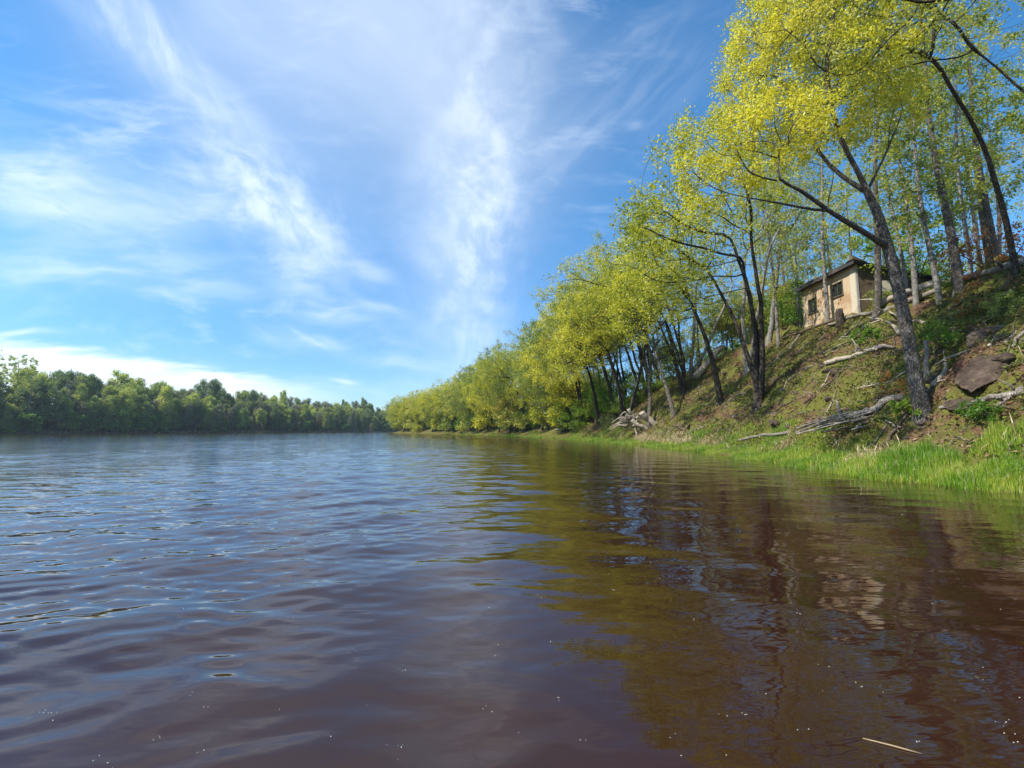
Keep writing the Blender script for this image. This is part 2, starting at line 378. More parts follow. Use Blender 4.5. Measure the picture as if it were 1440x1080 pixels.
# ------------------------------------------------------------------ river surface with real ripples
rng = np.random.default_rng(11)
th = np.concatenate([np.linspace(-62, 62, 800), np.linspace(66, 294, 40)]); th = np.radians(th)
rr = np.concatenate([[.35], np.geomspace(.6, 60, 880), np.geomspace(66, 1500, 40)])
RR, TH = np.meshgrid(rr, th); WX = RR*np.sin(TH); WY = RR*np.cos(TH)
wz = np.zeros_like(WX)
calm = 1/(1+np.exp((WX-1.2+.9*fbm(WX*.25, WY*.12, 2)*2)/1.5))
amp = .16+.84*calm
patch = np.clip(.75+1.1*fbm(WX*.16+9, WY*.10+3, 3), .35, 1.2)
cell = RR*.0054
WOB = [.35*fbm(WX*.5+k, WY*.5-k, 1) for k in range(6)]
for k in range(90):
    lam = .12*(1.9/.12)**rng.random(); a0 = rng.normal(.22, .38)+math.pi/2
    if k % 5 == 0: a0 = rng.normal(-.5, .3)+math.pi/2
    kk = 2*math.pi/lam
    A = .0019*lam**.85
    wgt = np.clip((lam/cell-3)/3, 0, 1)*(1 if lam > .45 else calm*.9+.1)
    ph = rng.random()*6.28
    ca, sa = math.cos(a0), math.sin(a0)
    wob = WOB[k % 6]
    wz += A*wgt*np.sin(kk*(WX*ca+WY*sa)+ph+2.0*wob)
wz *= amp*patch
nr, nt = len(rr), len(th)
i = np.arange(nt)[:, None]*nr; i2 = ((np.arange(nt)+1) % nt)[:, None]*nr; j = np.arange(nr-1)[None]
q = np.stack([i+j+1, i+j, i2+j, i2+j+1], -1).reshape(-1, 4)
Vw = np.stack([WX, WY, wz], -1).reshape(-1, 3)
Vw = np.concatenate([Vw, [[0, 0, 0]]]); c0 = len(Vw)-1
tr = np.stack([np.full(nt, c0), i2[:, 0], i[:, 0]], -1)
river = tag(link('water', mk_mesh('water', Vw, [q, tr], True, M['water'])), 'dark brown rippled river', 'water', kind='structure')

# ------------------------------------------------------------------ trees
def grow(nodes, par, attr, step, infl, kill, rng, maxit=120, up=.05, jit=.25):
    nodes = [np.array(n, float) for n in nodes]; par = list(par)
    attr = np.array(attr); N = np.array(nodes)
    D = np.linalg.norm(attr[:, None]-N[None], axis=2); near = D.argmin(1); dist = D.min(1)
    cnt = {}
    for it in range(maxit):
        if not len(attr): break
        act = dist < infl
        if not act.any(): act = dist < dist.min()*1.3
        ids = near[act]; vec = norm(attr[act]-N[ids])
        uid, inv = np.unique(ids, return_inverse=True)
        S = np.zeros((len(uid), 3)); np.add.at(S, inv, vec)
        S = norm(S)+rng.normal(0, jit, S.shape)*.6; S[:, 2] += up
        new = N[uid]+norm(S)*step
        keep = np.array([cnt.get(int(u), 0) < 4 for u in uid])
        for u in uid: cnt[int(u)] = cnt.get(int(u), 0)+1
        if not keep.any():
            break
        new = new[keep]; uid = uid[keep]; b = len(N)
        N = np.concatenate([N, new]); par += [int(u) for u in uid]
        D = np.linalg.norm(attr[:, None]-new[None], axis=2); k = D.argmin(1); dm = D[np.arange(len(attr)), k]
        cl = dm < dist; near = np.where(cl, k+b, near); dist = np.where(cl, dm, dist)
        ok = dist > kill; attr = attr[ok]; near = near[ok]; dist = dist[ok]
    return N, np.array(par)

def chains(N, par, r0, base_r, e=2.3, fixed=None):
    n = len(N); ch = [[] for _ in range(n)]
    for i in range(n):
        if par[i] >= 0: ch[par[i]].append(i)
    rad = np.zeros(n); order = range(n-1, -1, -1)
    acc = np.zeros(n)
    for i in order:
        rad[i] = max(r0, acc[i]**(1/e))
        if par[i] >= 0: acc[par[i]] += rad[i]**e
    sc = math.log(base_r/r0)/max(math.log(rad[0]/r0), 1e-6)
    rad = r0*(rad/r0)**sc
    if fixed is not None: rad[:len(fixed)] = np.maximum(rad[:len(fixed)]*.5, fixed)
    out = []; stack = [(0, -1)]
    while stack:
        s, pa = stack.pop(); c = [pa, s] if pa >= 0 else [s]
        cur = s
        while ch[cur]:
            ks = sorted(ch[cur], key=lambda k: -rad[k])
            for k in ks[1:]: stack.append((k, cur))
            cur = ks[0]; c.append(cur)
        out.append(c)
    tips = [i for i in range(n) if not ch[i]]
    return out, rad, tips

def leaves(pos, size, rng, up=.25, aspect=.55, var=.55):
    n = len(pos)
    d = norm(rng.normal(0, 1, (n, 3))+np.array([0, 0, -.15])); nn = norm(rng.normal(0, 1, (n, 3))+np.array([0, 0, up*3]))
    s = norm(np.cross(d, nn)); nn = np.cross(s, d)
    L = size*(1+var*(rng.random(n)-.5)*2)[:, None]; Wd = L*aspect*.5
    fold = nn*L*.12
    A = pos; B = pos+d*L*.55+s*Wd+fold; Cc = pos+d*L; D = pos+d*L*.5-s*Wd+fold
    V = np.stack([A, B, Cc, D], 1).reshape(-1, 3); q = np.arange(n*4).reshape(-1, 4)
    return V, q

def make_tree(nm, nodes, par, attr, base_r, leaf_mat_, bark_mat, rng, step=.45, infl=3.0, kill=.8, r0=.008, leaf=.1,
              per_tip=14, spread=.28, along=.0, fixed=None, twigs=3, sides=10, up=.05, jit=.25, bare=0.0, flare=.5, zmin_leaf=None):
    N, pr = grow(nodes, par, attr, step, infl, kill, rng, up=up, jit=jit)
    ch, rad, tips = chains(N, pr, r0, base_r, fixed=fixed)
    mb = MB()
    for c in ch:
        pts = N[c].copy(); r = rad[c].copy()
        if len(c) > 1 and c[0] != 0: r[0] = min(r[0], r[1]*1.25)
        if len(c) < 2: continue
        if len(pts) >= 3:                              # soften kinks
            q_ = pts.copy(); q_[1:-1] = .5*pts[1:-1]+.25*(pts[:-2]+pts[2:]); q_[0] = pts[0]; pts = q_
        rm = r.max(); ns = sides if rm > .12 else (6 if rm > .04 else (4 if rm > .015 else 3))
        if c[0] == 0:
            # flare at the root
            zz = np.linalg.norm(pts-pts[0], axis=1)
            r = r*(1+flare*np.exp(-zz/(base_r*1.6)))
            k = np.linspace(0, len(pts)-1, len(pts)*4-3); ii = np.arange(len(pts))
            pts = np.stack([np.interp(k, ii, pts[:, a]) for a in range(3)], 1); r = np.interp(k, ii, r)
            mb.tube(pts, r, max(ns, 9), .10, rng)
        else:
            mb.tube(pts, r, ns, .08 if ns > 4 else 0, rng, cap=ns > 4)
    tp = N[tips]; tw_end = []
    if bare: kp = rng.random(len(tp)) > bare
    else: kp = np.ones(len(tp), bool)
    for i_, t_ in enumerate(tips):
        a = N[t_]; d0 = a-N[pr[t_]] if pr[t_] >= 0 else np.array([0, 0, 1.])
        d0 = d0/max(np.linalg.norm(d0), 1e-6)
        for _ in range(twigs):
            d = norm((d0+rng.normal(0, .75, 3)+np.array([0, 0, .1]))[None])[0]; L = spread*(.8+rng.random()*1.2)
            m_ = a+d*L*.5+rng.normal(0, .05*L, 3); e_ = a+d*L
            mb.tube([a, m_, e_], [r0*.9, r0*.7, r0*.35], 3, cap=False)
            if kp[i_]: tw_end += [m_, e_]
    lp = np.array(tw_end) if len(tw_end) else tp[kp]
    if along > 0:
        thin = np.where(rad < r0*3.2)[0]; thin = thin[rng.random(len(thin)) < along]
        if len(thin): lp = np.concatenate([lp, N[thin]])
    cr = None
    if len(lp) and per_tip:
        n = int(len(tp)*per_tip); pick = rng.integers(0, len(lp), n)
        pos = lp[pick]+rng.normal(0, spread*.38, (n, 3))
        V, q = leaves(pos, leaf, rng)
        cr = mk_mesh(nm+'_crown', V, [q], False, leaf_mat_)
    return mb.mesh(nm+'_trunk', bark_mat, True), cr

def in_ell(n, c, r, rng, hollow=.35):
    v = norm(rng.normal(0, 1, (n, 3))); u = (hollow+(1-hollow)*rng.random(n)**.6)[:, None]
    return np.array(c)+v*u*np.array(r)

def plant(nm, meshes, loc, label, group=None, rz=0, sc=1, lean=(0, 0), cat='tree'):
    o = empty(nm, loc, label, cat, group)
    o.rotation_euler = (lean[0], lean[1], rz); o.scale = (sc, sc, sc) if np.isscalar(sc) else sc
    link('trunk', meshes[0], o)
    if meshes[1] is not None: link('crown', meshes[1], o)
    return o

# ---- the big oak at the water's edge
rng = np.random.default_rng(21)
base = hit(1302, 582); BY = base[1]
skel = []; par = []; fx = []
def limb(pxs, start, r_a, r_b):
    last = start; ks = len(pxs)
    for i_, (x, y, dY) in enumerate(pxs):
        skel.append(pt(x, y, BY+dY)); par.append(last); last = len(skel)-1
        fx.append((r_a+(r_b-r_a)*(i_/(max(ks-1, 1))))*.58)
    return last
skel.append(base+np.array([0, 0, -.25])); par.append(-1); fx.append(.25)
k0 = limb([(1296, 575, 0), (1291, 553, 0), (1286, 527, 0), (1281, 500, -.02), (1276, 470, -.04), (1270, 438, -.08), (1263, 405, -.1), (1256, 372, -.15), (1248, 347, -.2)], 0, .33, .25)
k1 = limb([(1232, 337, -.3), (1207, 322, -.5), (1185, 308, -.7), (1163, 296, -.9), (1144, 280, -1.1), (1126, 267, -1.2), (1108, 259, -1.4), (1092, 254, -1.5), (1072, 250, -1.6), (1055, 246, -1.7)], k0, .15, .035)
limb([(1146, 296, -1.0), (1126, 291, -1.1), (1107, 288, -1.2), (1086, 284, -1.2), (1067, 280, -1.3), (1046, 278, -1.3), (1026, 272, -1.3)], k1-6, .075, .02)
limb([(1095, 240, -1.3), (1093, 222, -1.2), (1101, 205, -1.1), (1108, 190, -1.0)], k1-2, .035, .015)
limb([(1165, 278, -.6), (1170, 258, -.5), (1176, 240, -.3)], k1-6, .04, .02)
k2 = limb([(1241, 320, -.2), (1234, 298, -.1), (1226, 283, 0), (1219, 270, 0)], k0, .22, .18)
limb([(1200, 258, .1), (1185, 250, .2), (1163, 230, .4), (1150, 212, .5), (1140, 193, .6), (1130, 172, .7), (1122, 155, .8), (1110, 130, .9), (1095, 105, 1.0), (1085, 80, 1.0)], k2, .12, .02)
k3 = limb([(1212, 253, .0), (1205, 238, -.1), (1193, 218, -.2), (1184, 200, -.3), (1177, 180, -.4), (1170, 155, -.5), (1164, 128, -.6), (1160, 100, -.7), (1164, 72, -.7), (1170, 45, -.8), (1174, 10, -.8), (1176, -30, -.8), (1172, -70, -.8)], k2, .13, .02)
limb([(1150, 95, -.9), (1138, 78, -1.1), (1128, 60, -1.3), (1112, 46, -1.4)], k3-5, .04, .015)
limb([(1232, 243, .3), (1241, 226, .6), (1250, 207, .8), (1256, 190, 1.0), (1264, 170, 1.2), (1273, 150, 1.4), (1284, 120, 1.6), (1290, 90, 1.8)], k2, .07, .015)
at = np.concatenate([
 in_ell(520, pt(1135, 90, BY-.2), (2.6, 2.9, 2.6), rng), in_ell(330, pt(1170, -60, BY), (2.6, 2.8, 1.8), rng),
 in_ell(260, pt(1090, 190, BY-.8), (1.7, 1.9, 1.0), rng), in_ell(280, pt(1010, 215, BY-1.2), (1.35, 1.7, .95), rng),
 in_ell(60, pt(1000, 275, BY-1.3), (.8, 1.2, .4), rng),
 in_ell(160, pt(1245, 160, BY+.9), (1.2, 1.4, 1.2), rng), in_ell(170, pt(1075, 60, BY+.6), (1.0, 1.6, 1.4), rng)])
sk = np.array(skel)-base
tm = make_tree('big_oak', sk, par, at-base, .21, M['oak'], M['bark'], rng, step=.22, infl=1.5, kill=.36, r0=.005, leaf=.078,
               per_tip=160, spread=.27, along=.05, fixed=np.array(fx), twigs=4, sides=16, up=.04, flare=.6)
plant('oak_tree', tm, base, 'thick grey trunked oak leaning over the river in front of the cabin')

# ---- bank oak variants, leaning to the river (-X)
def bank_oak(seed, H, lean, stems, rc, leaf_m, bark_m, leaf=.13, per_tip=95, natt=520, r=.20, low=.35, kill=.50, step=.34, bare=0.0, spread=.42):
    rng = np.random.default_rng(seed); sk = [np.array([0, 0, -.4])]; pa = [-1]; tops = []
    fxr = [r*1.1]
    for s in range(stems):
        last = 0; a = rng.random()*6.28
        off = np.array([math.cos(a), math.sin(a), 0])*(.18 if stems > 1 else 0); ht = H*(.50+.12*rng.random()); n = int(ht/.5)
        lx = lean*(.7+.6*rng.random()); ly = rng.normal(0, .12)*H
        for k in range(1, n+1):
            u = k/n
            p_ = off*min(1, u*6)*(1+3*u)+np.array([-lx*u**1.5, ly*u, ht*u])+rng.normal(0, .05, 3)
            sk.append(p_); pa.append(last); last = len(sk)-1; fxr.append(r/(stems**.4)*(1-.62*u))
        tops.append(sk[-1])
    c = np.mean(tops, axis=0); at = []
    at.append(in_ell(int(natt*.55), (c[0]-lean*.35-.7, c[1], H*.72), (rc, rc, H*.26), rng))
    at.append(in_ell(int(natt*.25), (c[0]-lean*.7-1.3, c[1]+rng.normal(0, 1), H*.50), (rc*.8, rc*1.0, H*.2), rng))
    for _ in range(3):
        at.append(in_ell(int(natt*.08), (c[0]+rng.normal(-.5, .6)*rc, c[1]+rng.normal(0, .6)*rc, H*(low+.5*rng.random())), (rc*.45, rc*.45, rc*.3), rng))
    at = np.concatenate(at); at = at[at[:, 2] < H]
    return make_tree('bank_oak%d' % seed, sk, pa, at, r, leaf_m, bark_m, rng, step=step, infl=2.6, kill=kill, r0=.007, leaf=leaf, per_tip=per_tip,
                     spread=spread, along=.06, fixed=np.array(fxr), twigs=3, sides=9, bare=bare)
BK = [bank_oak(101, 12.5, 1.9, 4, 3.4, M['oak'], M['bark_dark'], per_tip=75, r=.24), bank_oak(102, 12.5, 2.4, 3, 3.3, M['oak'], M['bark_dark']),
      bank_oak(103, 12, 2.3, 1, 3.2, M['oak'], M['bark_dark']), bank_oak(104, 13, 1.6, 2, 3.2, M['oak_far'], M['bark_dark']),
      bank_oak(105, 12, 2.9, 1, 3.3, M['oak_far'], M['bark_dark'])]
SPARSE = [bank_oak(111, 14, 1.0, 1, 2.8, M['oak_far'], M['bark_pale'], per_tip=45, bare=.3), bank_oak(112, 13.5, .6, 2, 2.6, M['pale'], M['bark_pale'], per_tip=28, bare=.4)]
US = [bank_oak(131, 7, .6, 3, 2.4, M['pale'], M['bark_dark'], leaf=.17, per_tip=80, natt=200, r=.09, low=.2), bank_oak(132, 6, .4, 2, 2.2, M['pale'], M['bark_dark'], leaf=.17, per_tip=70, natt=190, r=.08, low=.15)]
# ---- far bank forest
def far_tree(seed, H, rc, leaf_m, n=7000, leaf=.36, low=.10, lobes=12, r=.18):
    rng = np.random.default_rng(seed); mb = MB(); pos = []; lobes = int(lobes*1.8)
    top = np.array([rng.normal(0, .4), rng.normal(0, .4), H*.9])
    zs = np.linspace(0, 1, 8); trunk = np.outer(zs, top)+rng.normal(0, .06, (8, 3))*(zs[:, None] > 0); trunk[0, 2] = -.5
    mb.tube(trunk, r*(1-.85*zs), 6)
    for k in range(lobes):
        z = H*(low+.1+(.88-low)*(k+.5)/lobes); a = k*2.4+rng.normal(0, .4); prof = max(.12, 1-abs((z/H-low-.48*(1-low))/(.56*(1-low)))**3)**.5
        dr = rc*prof*(.30+.55*rng.random()); kk_ = rng.uniform(.65, 1.25); c = np.array([math.cos(a)*dr, math.sin(a)*dr, z])
        s0 = trunk[0]+(top-trunk[0])*max(.1, (z/H-.12)); mb.tube([s0, (s0+c)/2+np.array([0, 0, .2]), c], [.07, .05, .02], 4, cap=False)
        for _ in range(5):
            e = c+rng.normal(0, 1, 3)*rc*.4; mb.tube([c, (c+e)/2+rng.normal(0, .1, 3), e], [.03, .02, .012], 3, cap=False)
        pos.append(in_ell(int(n/lobes*kk_**2), c, (kk_*(rc*.46*prof+.35), kk_*(rc*.46*prof+.35), kk_*(H*.07+.25)), rng, .05))
    pos = np.concatenate(pos); V, q = leaves(pos, leaf, rng, aspect=.75)
    return mb.mesh('far_trunk%d' % seed, M['bark_far'], True), mk_mesh('far_crown%d' % seed, V, [q], False, leaf_m)
FO = [far_tree(441, 11, 4.0, M['oak_far'], 6500, .36, .06, 13, .2), far_tree(442, 12, 3.6, M['oak_far'], 6500, .36, .08, 13, .2), far_tree(443, 9, 3.6, M['oak'], 6000, .34, .04, 11, .18)]
rng = np.random.default_rng(31)
near = [ # px, py of the foot, variant, scale, yaw, label
 (1066, 574, 0, 1.24, .1, 'dark many stemmed oak standing low on the bank left of the cabin'),
 (1012, 566, 2, 1.12, -.2, 'slim dark oak leaning out just left of the many stemmed oak'),
 (962, 552, 1, 1.24, 0, 'oak with a few close stems beside the thick pale fallen log'),
 (913, 553, 3, 1.12, .3, 'straight dark oak on the bank above the driftwood heap'),
 (897, 552, 4, 1.15, -.1, 'dark oak with one long bent limb behind the driftwood heap'),
 (858, 574, 2, 1.05, .25, 'short oak trunk rising right behind the bleached driftwood roots'),
]
used = []
for px, py, v, s, rz, lab in near:
    b_ = hit(px, py); plant('oak_tree', BK[v], b_, lab, 'oaks along the right bank', rz, s); used.append(b_)
ys = 45.0; n_ = 0
while ys < 205:
    for row in range(2):
        yy_ = ys+rng.uniform(-1.2, 1.2); d_ = 1.6+row*4.5+rng.uniform(0, 2.0)+.012*ys
        x_ = float(shore_r(yy_))+d_*1.12
        v = int(rng.integers(0, 5)); s = rng.uniform(.85, 1.18)*(1+.06*row)*np.interp(ys, [36, 50, 90, 130], [1.12, 1.18, 1.14, 1.0])
        plant('oak_tree', BK[v], on(x_, yy_, -.1), 'yellow green oak leaning over the water on the receding right bank', 'receding oaks of the right bank',
              rng.uniform(-.45, .45)+(.35 if ys > 60 else 0), s)
    if ys > 62 and rng.random() < .8:
        plant('oak_tree', FO[int(rng.integers(0, 3))], on(float(shore_r(ys))+1.2+rng.uniform(0, 1.5), ys+1.7, -.1), 'yellow green oak crowned down to the waterline on the far part of the right bank', 'low crowned oaks of the right bank', rng.uniform(0, 6), rng.uniform(.75, 1.05))
    ys += 3.6+ys*.018
for (y0, dd, v, s) in [(33, 7.5, 1, 1.1), (36, 11, 0, 1.15), (44, 8.5, 1, 1.25), (52, 8, 0, 1.22), (57, 10, 1, 1.2), (63, 7.5, 0, 1.12), (70, 9, 1, 1.0), (84, 9, 0, 1), (98, 10, 1, 1.0), (118, 11, 0, 1), (140, 11, 1, .95), (165, 11, 0, 1.0)]:
    plant('oak_tree', SPARSE[v], on(float(shore_r(y0))+dd, y0, -.1), 'thinly leaved pale oak rising behind the bank oaks', 'sparse oaks behind the bank', rng.uniform(0, 6), s)

for i_ in range(64):
    y0 = 39+145*rng.random()**1.25; d_ = rng.uniform(5.5, 16)+(7 if y0 < 52 else 0)
    plant('young_tree', US[int(rng.integers(0, 2))], on(float(shore_r(y0))+d_+.01*y0, y0, -.1), 'fresh green young tree filling the wood under the bank oaks', 'young trees of the right bank wood', rng.uniform(0, 6), rng.uniform(.75, 1.2))
BARE = bank_oak(113, 15, .5, 1, 2.7, M['oak_far'], M['bark_far'], per_tip=10, bare=.55)
for px_, Y_, s_, lab in [(912, 40, 1.05, 'bare twigged tall tree rising behind the bank oaks above the driftwood heap'), (884, 47, 1.05, 'bare twigged tree top showing above the yellow green oaks left of the driftwood heap'), (950, 37, 1.0, 'bare twigged tree behind the oak by the thick pale fallen log')]:
    x_ = (px_-720)/F*(Y_*math.cos(PITCH)); plant('bare_tree', BARE, on(x_, Y_, -.1), lab, None, rng.uniform(0, 6), s_)
# ---- slim plateau trees behind and beside the cabin
def slim_tree(seed, H, r, leaf_m, bark_m, crown0=.45, rc=2.0, natt=190, per_tip=48, bare=.25, lean=.5, leaf=.13):
    rng = np.random.default_rng(seed); sk = [np.array([0, 0, -.4])]; pa = [-1]; fxr = [r]; n = int(H*.85/.6)
    ax = rng.normal(0, 1, 2); ax /= np.linalg.norm(ax); ph = rng.random()*6
    for k in range(1, n+1):
        u = k/n; wob = .10*math.sin(u*7+ph)
        sk.append(np.array([ax[0]*lean*u+wob, ax[1]*lean*u+.08*math.cos(u*6+ph), H*.85*u])); pa.append(k-1); fxr.append(max(r*(1-.8*u), .02))
    at = in_ell(natt, (ax[0]*lean, ax[1]*lean, H*(crown0+1)/2), (rc, rc, H*(1-crown0)/2), rng, .15)
    at2 = in_ell(int(natt*.6), (0, 0, H*.40), (rc*.95, rc*.95, H*.22), rng, .2)
    return make_tree('slim%d' % seed, sk, pa, np.concatenate([at, at2]), r, leaf_m, bark_m, rng, step=.36, infl=2.6, kill=.6, r0=.006, leaf=leaf,
                     per_tip=per_tip, spread=.32, fixed=np.array(fxr), twigs=3, sides=9, bare=bare, flare=.35)
SL = [slim_tree(201, 17, .14, M['pale'], M['bark_pale']), slim_tree(202, 16, .12, M['pale'], M['bark_pale'], .5, 1.8),
      slim_tree(203, 15, .10, M['green'], M['bark_pale'], .4, 1.7, per_tip=32), slim_tree(204, 17, .18, M['pale'], M['bark'], .5, 2.6, 260, 70, .15),
      slim_tree(205, 14, .09, M['pale'], M['bark_pale'], .35, 1.4, 130, 26, .4)]
def foot(px, Y):                                      # a point on the ground Y ahead in the direction of px
    x = (px-720)/F*Y/math.cos(PITCH)
    x = (px-720)/F*(Y*math.cos(PITCH)); return on(x, Y, -.05)
slim = [ # px at foot, depth, variant, scale, yaw, lean, label
 (1163, -456, 0, 1.0, .3, 'slim grey tree right in front of the river side wall of the cabin'),
 (1366, 18.5, 3, 1.0, 1.5, 'stout grey tree standing on the crest of the slope right of the cabin'),
 (1337, 19.5, 1, 1.0, 2.2, 'thin pale tree just left of the stout crest tree'),
 (1304, 22.0, 1, 1.05, 4.0, 'thin grey tree rising just beyond the far edge of the cabin lean-to'),
 (1290, 24.0, 2, 1.05, 5.0, 'thin green leaved tree close behind the lean-to roof'),
 (1262, 30.0, 0, 1.0, .9, 'grey tree rising behind the middle of the cabin roof'),
 (1385, 21.5, 4, 1.1, 2.6, 'very thin tree right behind the stout crest tree'),
 (1410, 22.0, 4, 1.0, .6, 'very thin tree beyond the reddish bush on the crest'),
 (1182, 33.0, 2, 1.0, .2, 'green leaved thin tree behind the high roof edge of the cabin'),
 (1135, 36.0, 1, 1.0, 1.2, 'thin pale tree beyond the far end of the cabin'),
 (1103, 33.0, 0, .95, 3.3, 'grey tree on the plateau between the cabin and the many stemmed oak'),
 (1078, 38.0, 1, .95, 5.3, 'thin pale tree on the plateau behind the many stemmed oak'),
 (990, 44.0, 4, 1.0, 1.0, 'thin bare looking trunk above the thick pale fallen log'),
]
for px, Y_, v, s, rz, lab in slim:
    plant('slim_tree', SL[v], foot(px, Y_) if Y_ > 0 else hit(px, -Y_), lab, 'slim trees around the cabin', rz, s)
# the trunk in front of the cabin's near corner, leaning left
b_ = hit(1231, 449)
plant('slim_tree', SL[3], b_, 'dark leaning trunk in front of the near corner of the cabin', 'slim trees around the cabin', 2.0, 1.0, (0, R(-7)))
# leaning tree at the right border
b_ = on(18.9, 16.6)
plant('oak_tree', bank_oak(121, 14, 3.4, 1, 3.2, M['pale'], M['bark_dark'], leaf=.10, per_tip=150, r=.11, low=.45), b_, 'dark oak leaning left across the right border of the photo')
plant('oak_tree', bank_oak(122, 13, 3.6, 2, 3.4, M['pale'], M['bark_dark'], leaf=.09, per_tip=100, r=.09, low=.5), on(17.6, 12.0), 'green oak at the far right whose limbs reach in over the slope')
for i_ in range(26):
    Y_ = rng.uniform(22, 60); X_ = float(shore_r(Y_))+rng.uniform(15, 32)
    plant('slim_tree', SL[int(rng.integers(0, 5))], on(X_, Y_, -.1), 'slim pale tree in the open wood behind the cabin', 'slim trees of the open wood', rng.uniform(0, 6), rng.uniform(.85, 1.15))

# ---- shrubs
def shrub(seed, h, rc, leaf_m, leaf=.09, natt=90, per_tip=50, stems=4, bark_m='bark_dark'):
    rng = np.random.default_rng(seed); sk = [np.array([0, 0, -.1])]; pa = [-1]
    for s in range(stems):
        a = s*6.28/stems+rng.random(); last = 0
        for k in range(1, 4):
            sk.append(np.array([math.cos(a)*rc*.16*k, math.sin(a)*rc*.16*k, h*.17*k])); pa.append(last); last = len(sk)-1
    at = in_ell(natt, (0, 0, h*.6), (rc, rc, h*.42), rng, .2)
    return make_tree('shrub%d' % seed, sk, pa, at, .035*h/1.5, leaf_m, M[bark_m], rng, step=.14*h, infl=1.2*h, kill=.16*h, r0=.004, leaf=leaf, per_tip=per_tip,
                     spread=.12*h, twigs=2, sides=6, flare=.1)
SH = [shrub(301, 1.2, .7, M['green'], .08), shrub(302, 1.1, .45, M['rust'], .07, 60, 45, 2), shrub(303, 2.6, 1.5, M['green'], .13, 150, 60),
      shrub(304, 3.6, 2.0, M['green'], .16, 170, 70), shrub(305, 1.5, 1.2, M['forest'], .10, 110, 45), shrub(306, .6, .4, M['green'], .06, 40, 60)]
def shrub_at(px, py, v, s, lab, grp=None, nm='shrub', cat='shrub'):
    plant(nm, SH[v], hit(px, py), lab, grp, rng.uniform(0, 6), s, cat=cat)
shrub_at(1318, 500, 0, 1.0, 'bright green bush on the slope right of the big oak trunk')
shrub_at(1338, 415, 0, .85, 'yellow green bush below the long crest log')
shrub_at(1365, 452, 1, .95, 'orange leaved sapling on the slope above the boulder', nm='sapling', cat='sapling')
shrub_at(1372, 415, 1, .7, 'small rust red sapling just under the crest log', nm='sapling', cat='sapling')
shrub_at(1256, 562, 1, .75, 'rust orange bush left of the big oak foot')
shrub_at(1282, 590, 5, 1.1, 'small green bush hugging the left foot of the big oak')
shrub_at(1216, 487, 5, 1.5, 'small green bush on the slope below the pale curved limb')
shrub_at(1425, 450, 4, .6, 'dark green bush near the right border above the boulder')
shrub_at(1372, 592, 5, .9, 'small green bush among the sticks at the lower right')
shrub_at(1396, 600, 5, .9, 'dark green bush by the grass at the lower right')
plant('shrub', shrub(310, 2.0, 1.9, M['rust'], .09, 160, 50), foot(1425, 18.4), 'wide reddish green bush on the crest at the right border', cat='shrub')
plant('shrub', SH[4], foot(1250, 25.0), 'low dark bush beside the cabin lean-to', sc=.5, cat='shrub')
for (px, py, v, s, lab) in [(846, 590, 3, .95, 'large bright green bush left of the driftwood heap'), (815, 592, 2, 1.0, 'green bush at the grass edge left of the large bright bush'),
                            (1100, 452, 3, .9, 'green thicket at the left end of the cabin')]:
    shrub_at(px, py, v, s, lab)
for i_ in range(70):
    Y_ = 48+150*rng.random()**1.3; d_ = rng.uniform(2.2, 9); X_ = float(shore_r(Y_))+d_
    plant('shrub', SH[int(rng.choice([2, 3, 3, 4]))], on(X_, Y_, -.1), 'green bush under the oaks of the receding right bank', 'bushes under the receding oaks', rng.uniform(0, 6), rng.uniform(.8, 1.3), cat='shrub')
for i_ in range(22):
    Y_ = rng.uniform(24, 60); X_ = float(shore_r(Y_))+rng.uniform(13, 26)
    plant('shrub', SH[3], on(X_, Y_, -.1), 'green undergrowth bush in the wood behind the cabin', 'bushes of the open wood', rng.uniform(0, 6), rng.uniform(.8, 1.3), cat='shrub')

def conifer(seed, H, rc, n=1500):
    rng = np.random.default_rng(seed); mb = MB(); mb.tube([(0, 0, -.5), (0, 0, H*.5), (0, 0, H)], [.17, .1, .02], 6); V = []; qs = 0; Q = []
    for k in range(int(H*2.2)):
        z = H*.08+k/(H*2.2)*H*.9; L = rc*(1-z/H)**.8*(.7+.5*rng.random())+.15
        for a in np.arange(0, 6.28, .8)+rng.random()*6:
            e = np.array([math.cos(a)*L, math.sin(a)*L, z-.25*L]); s_ = np.array([0, 0, z]); mb.tube([s_, e], [.03, .01], 3, cap=False)
            m_ = max(3, int(n/(H*2.2)/8)); u = rng.random((m_, 1)); V.append(s_+(e-s_)*u+rng.normal(0, .12, (m_, 3)))
    pos = np.concatenate(V); V, q = leaves(pos, .5, rng, up=.6, aspect=.4)
    return mb.mesh('con_trunk%d' % seed, M['bark_far'], True), mk_mesh('con_crown%d' % seed, V, [q], False, M['needle'])
FB = [far_tree(401, 15, 3.3, M['forest']), far_tree(402, 13, 3.0, M['forest'], 6500), far_tree(403, 16, 2.6, M['forest'], 6000, low=.25, lobes=10),
      far_tree(404, 14, 2.4, M['forest_dull'], 4200, low=.2), far_tree(405, 17, 3.2, M['forest'], 6500, low=.3)]
FC = [conifer(411, 15, 2.3), conifer(412, 12, 2.0)]
FG = [far_tree(421, 6, 2.2, M['green'], 1500, .4, .05, 7, .09), far_tree(422, 4, 2.0, M['green'], 1100, .4, .03, 6, .07)]
rng = np.random.default_rng(41)
def lbank(y, d): return float(shore_l(y))-d*1.05
s = 128.0
rows = [(2.5, .85), (6.5, 1.0), (12, 1.15), (19, 1.2), (28, 1.25)]
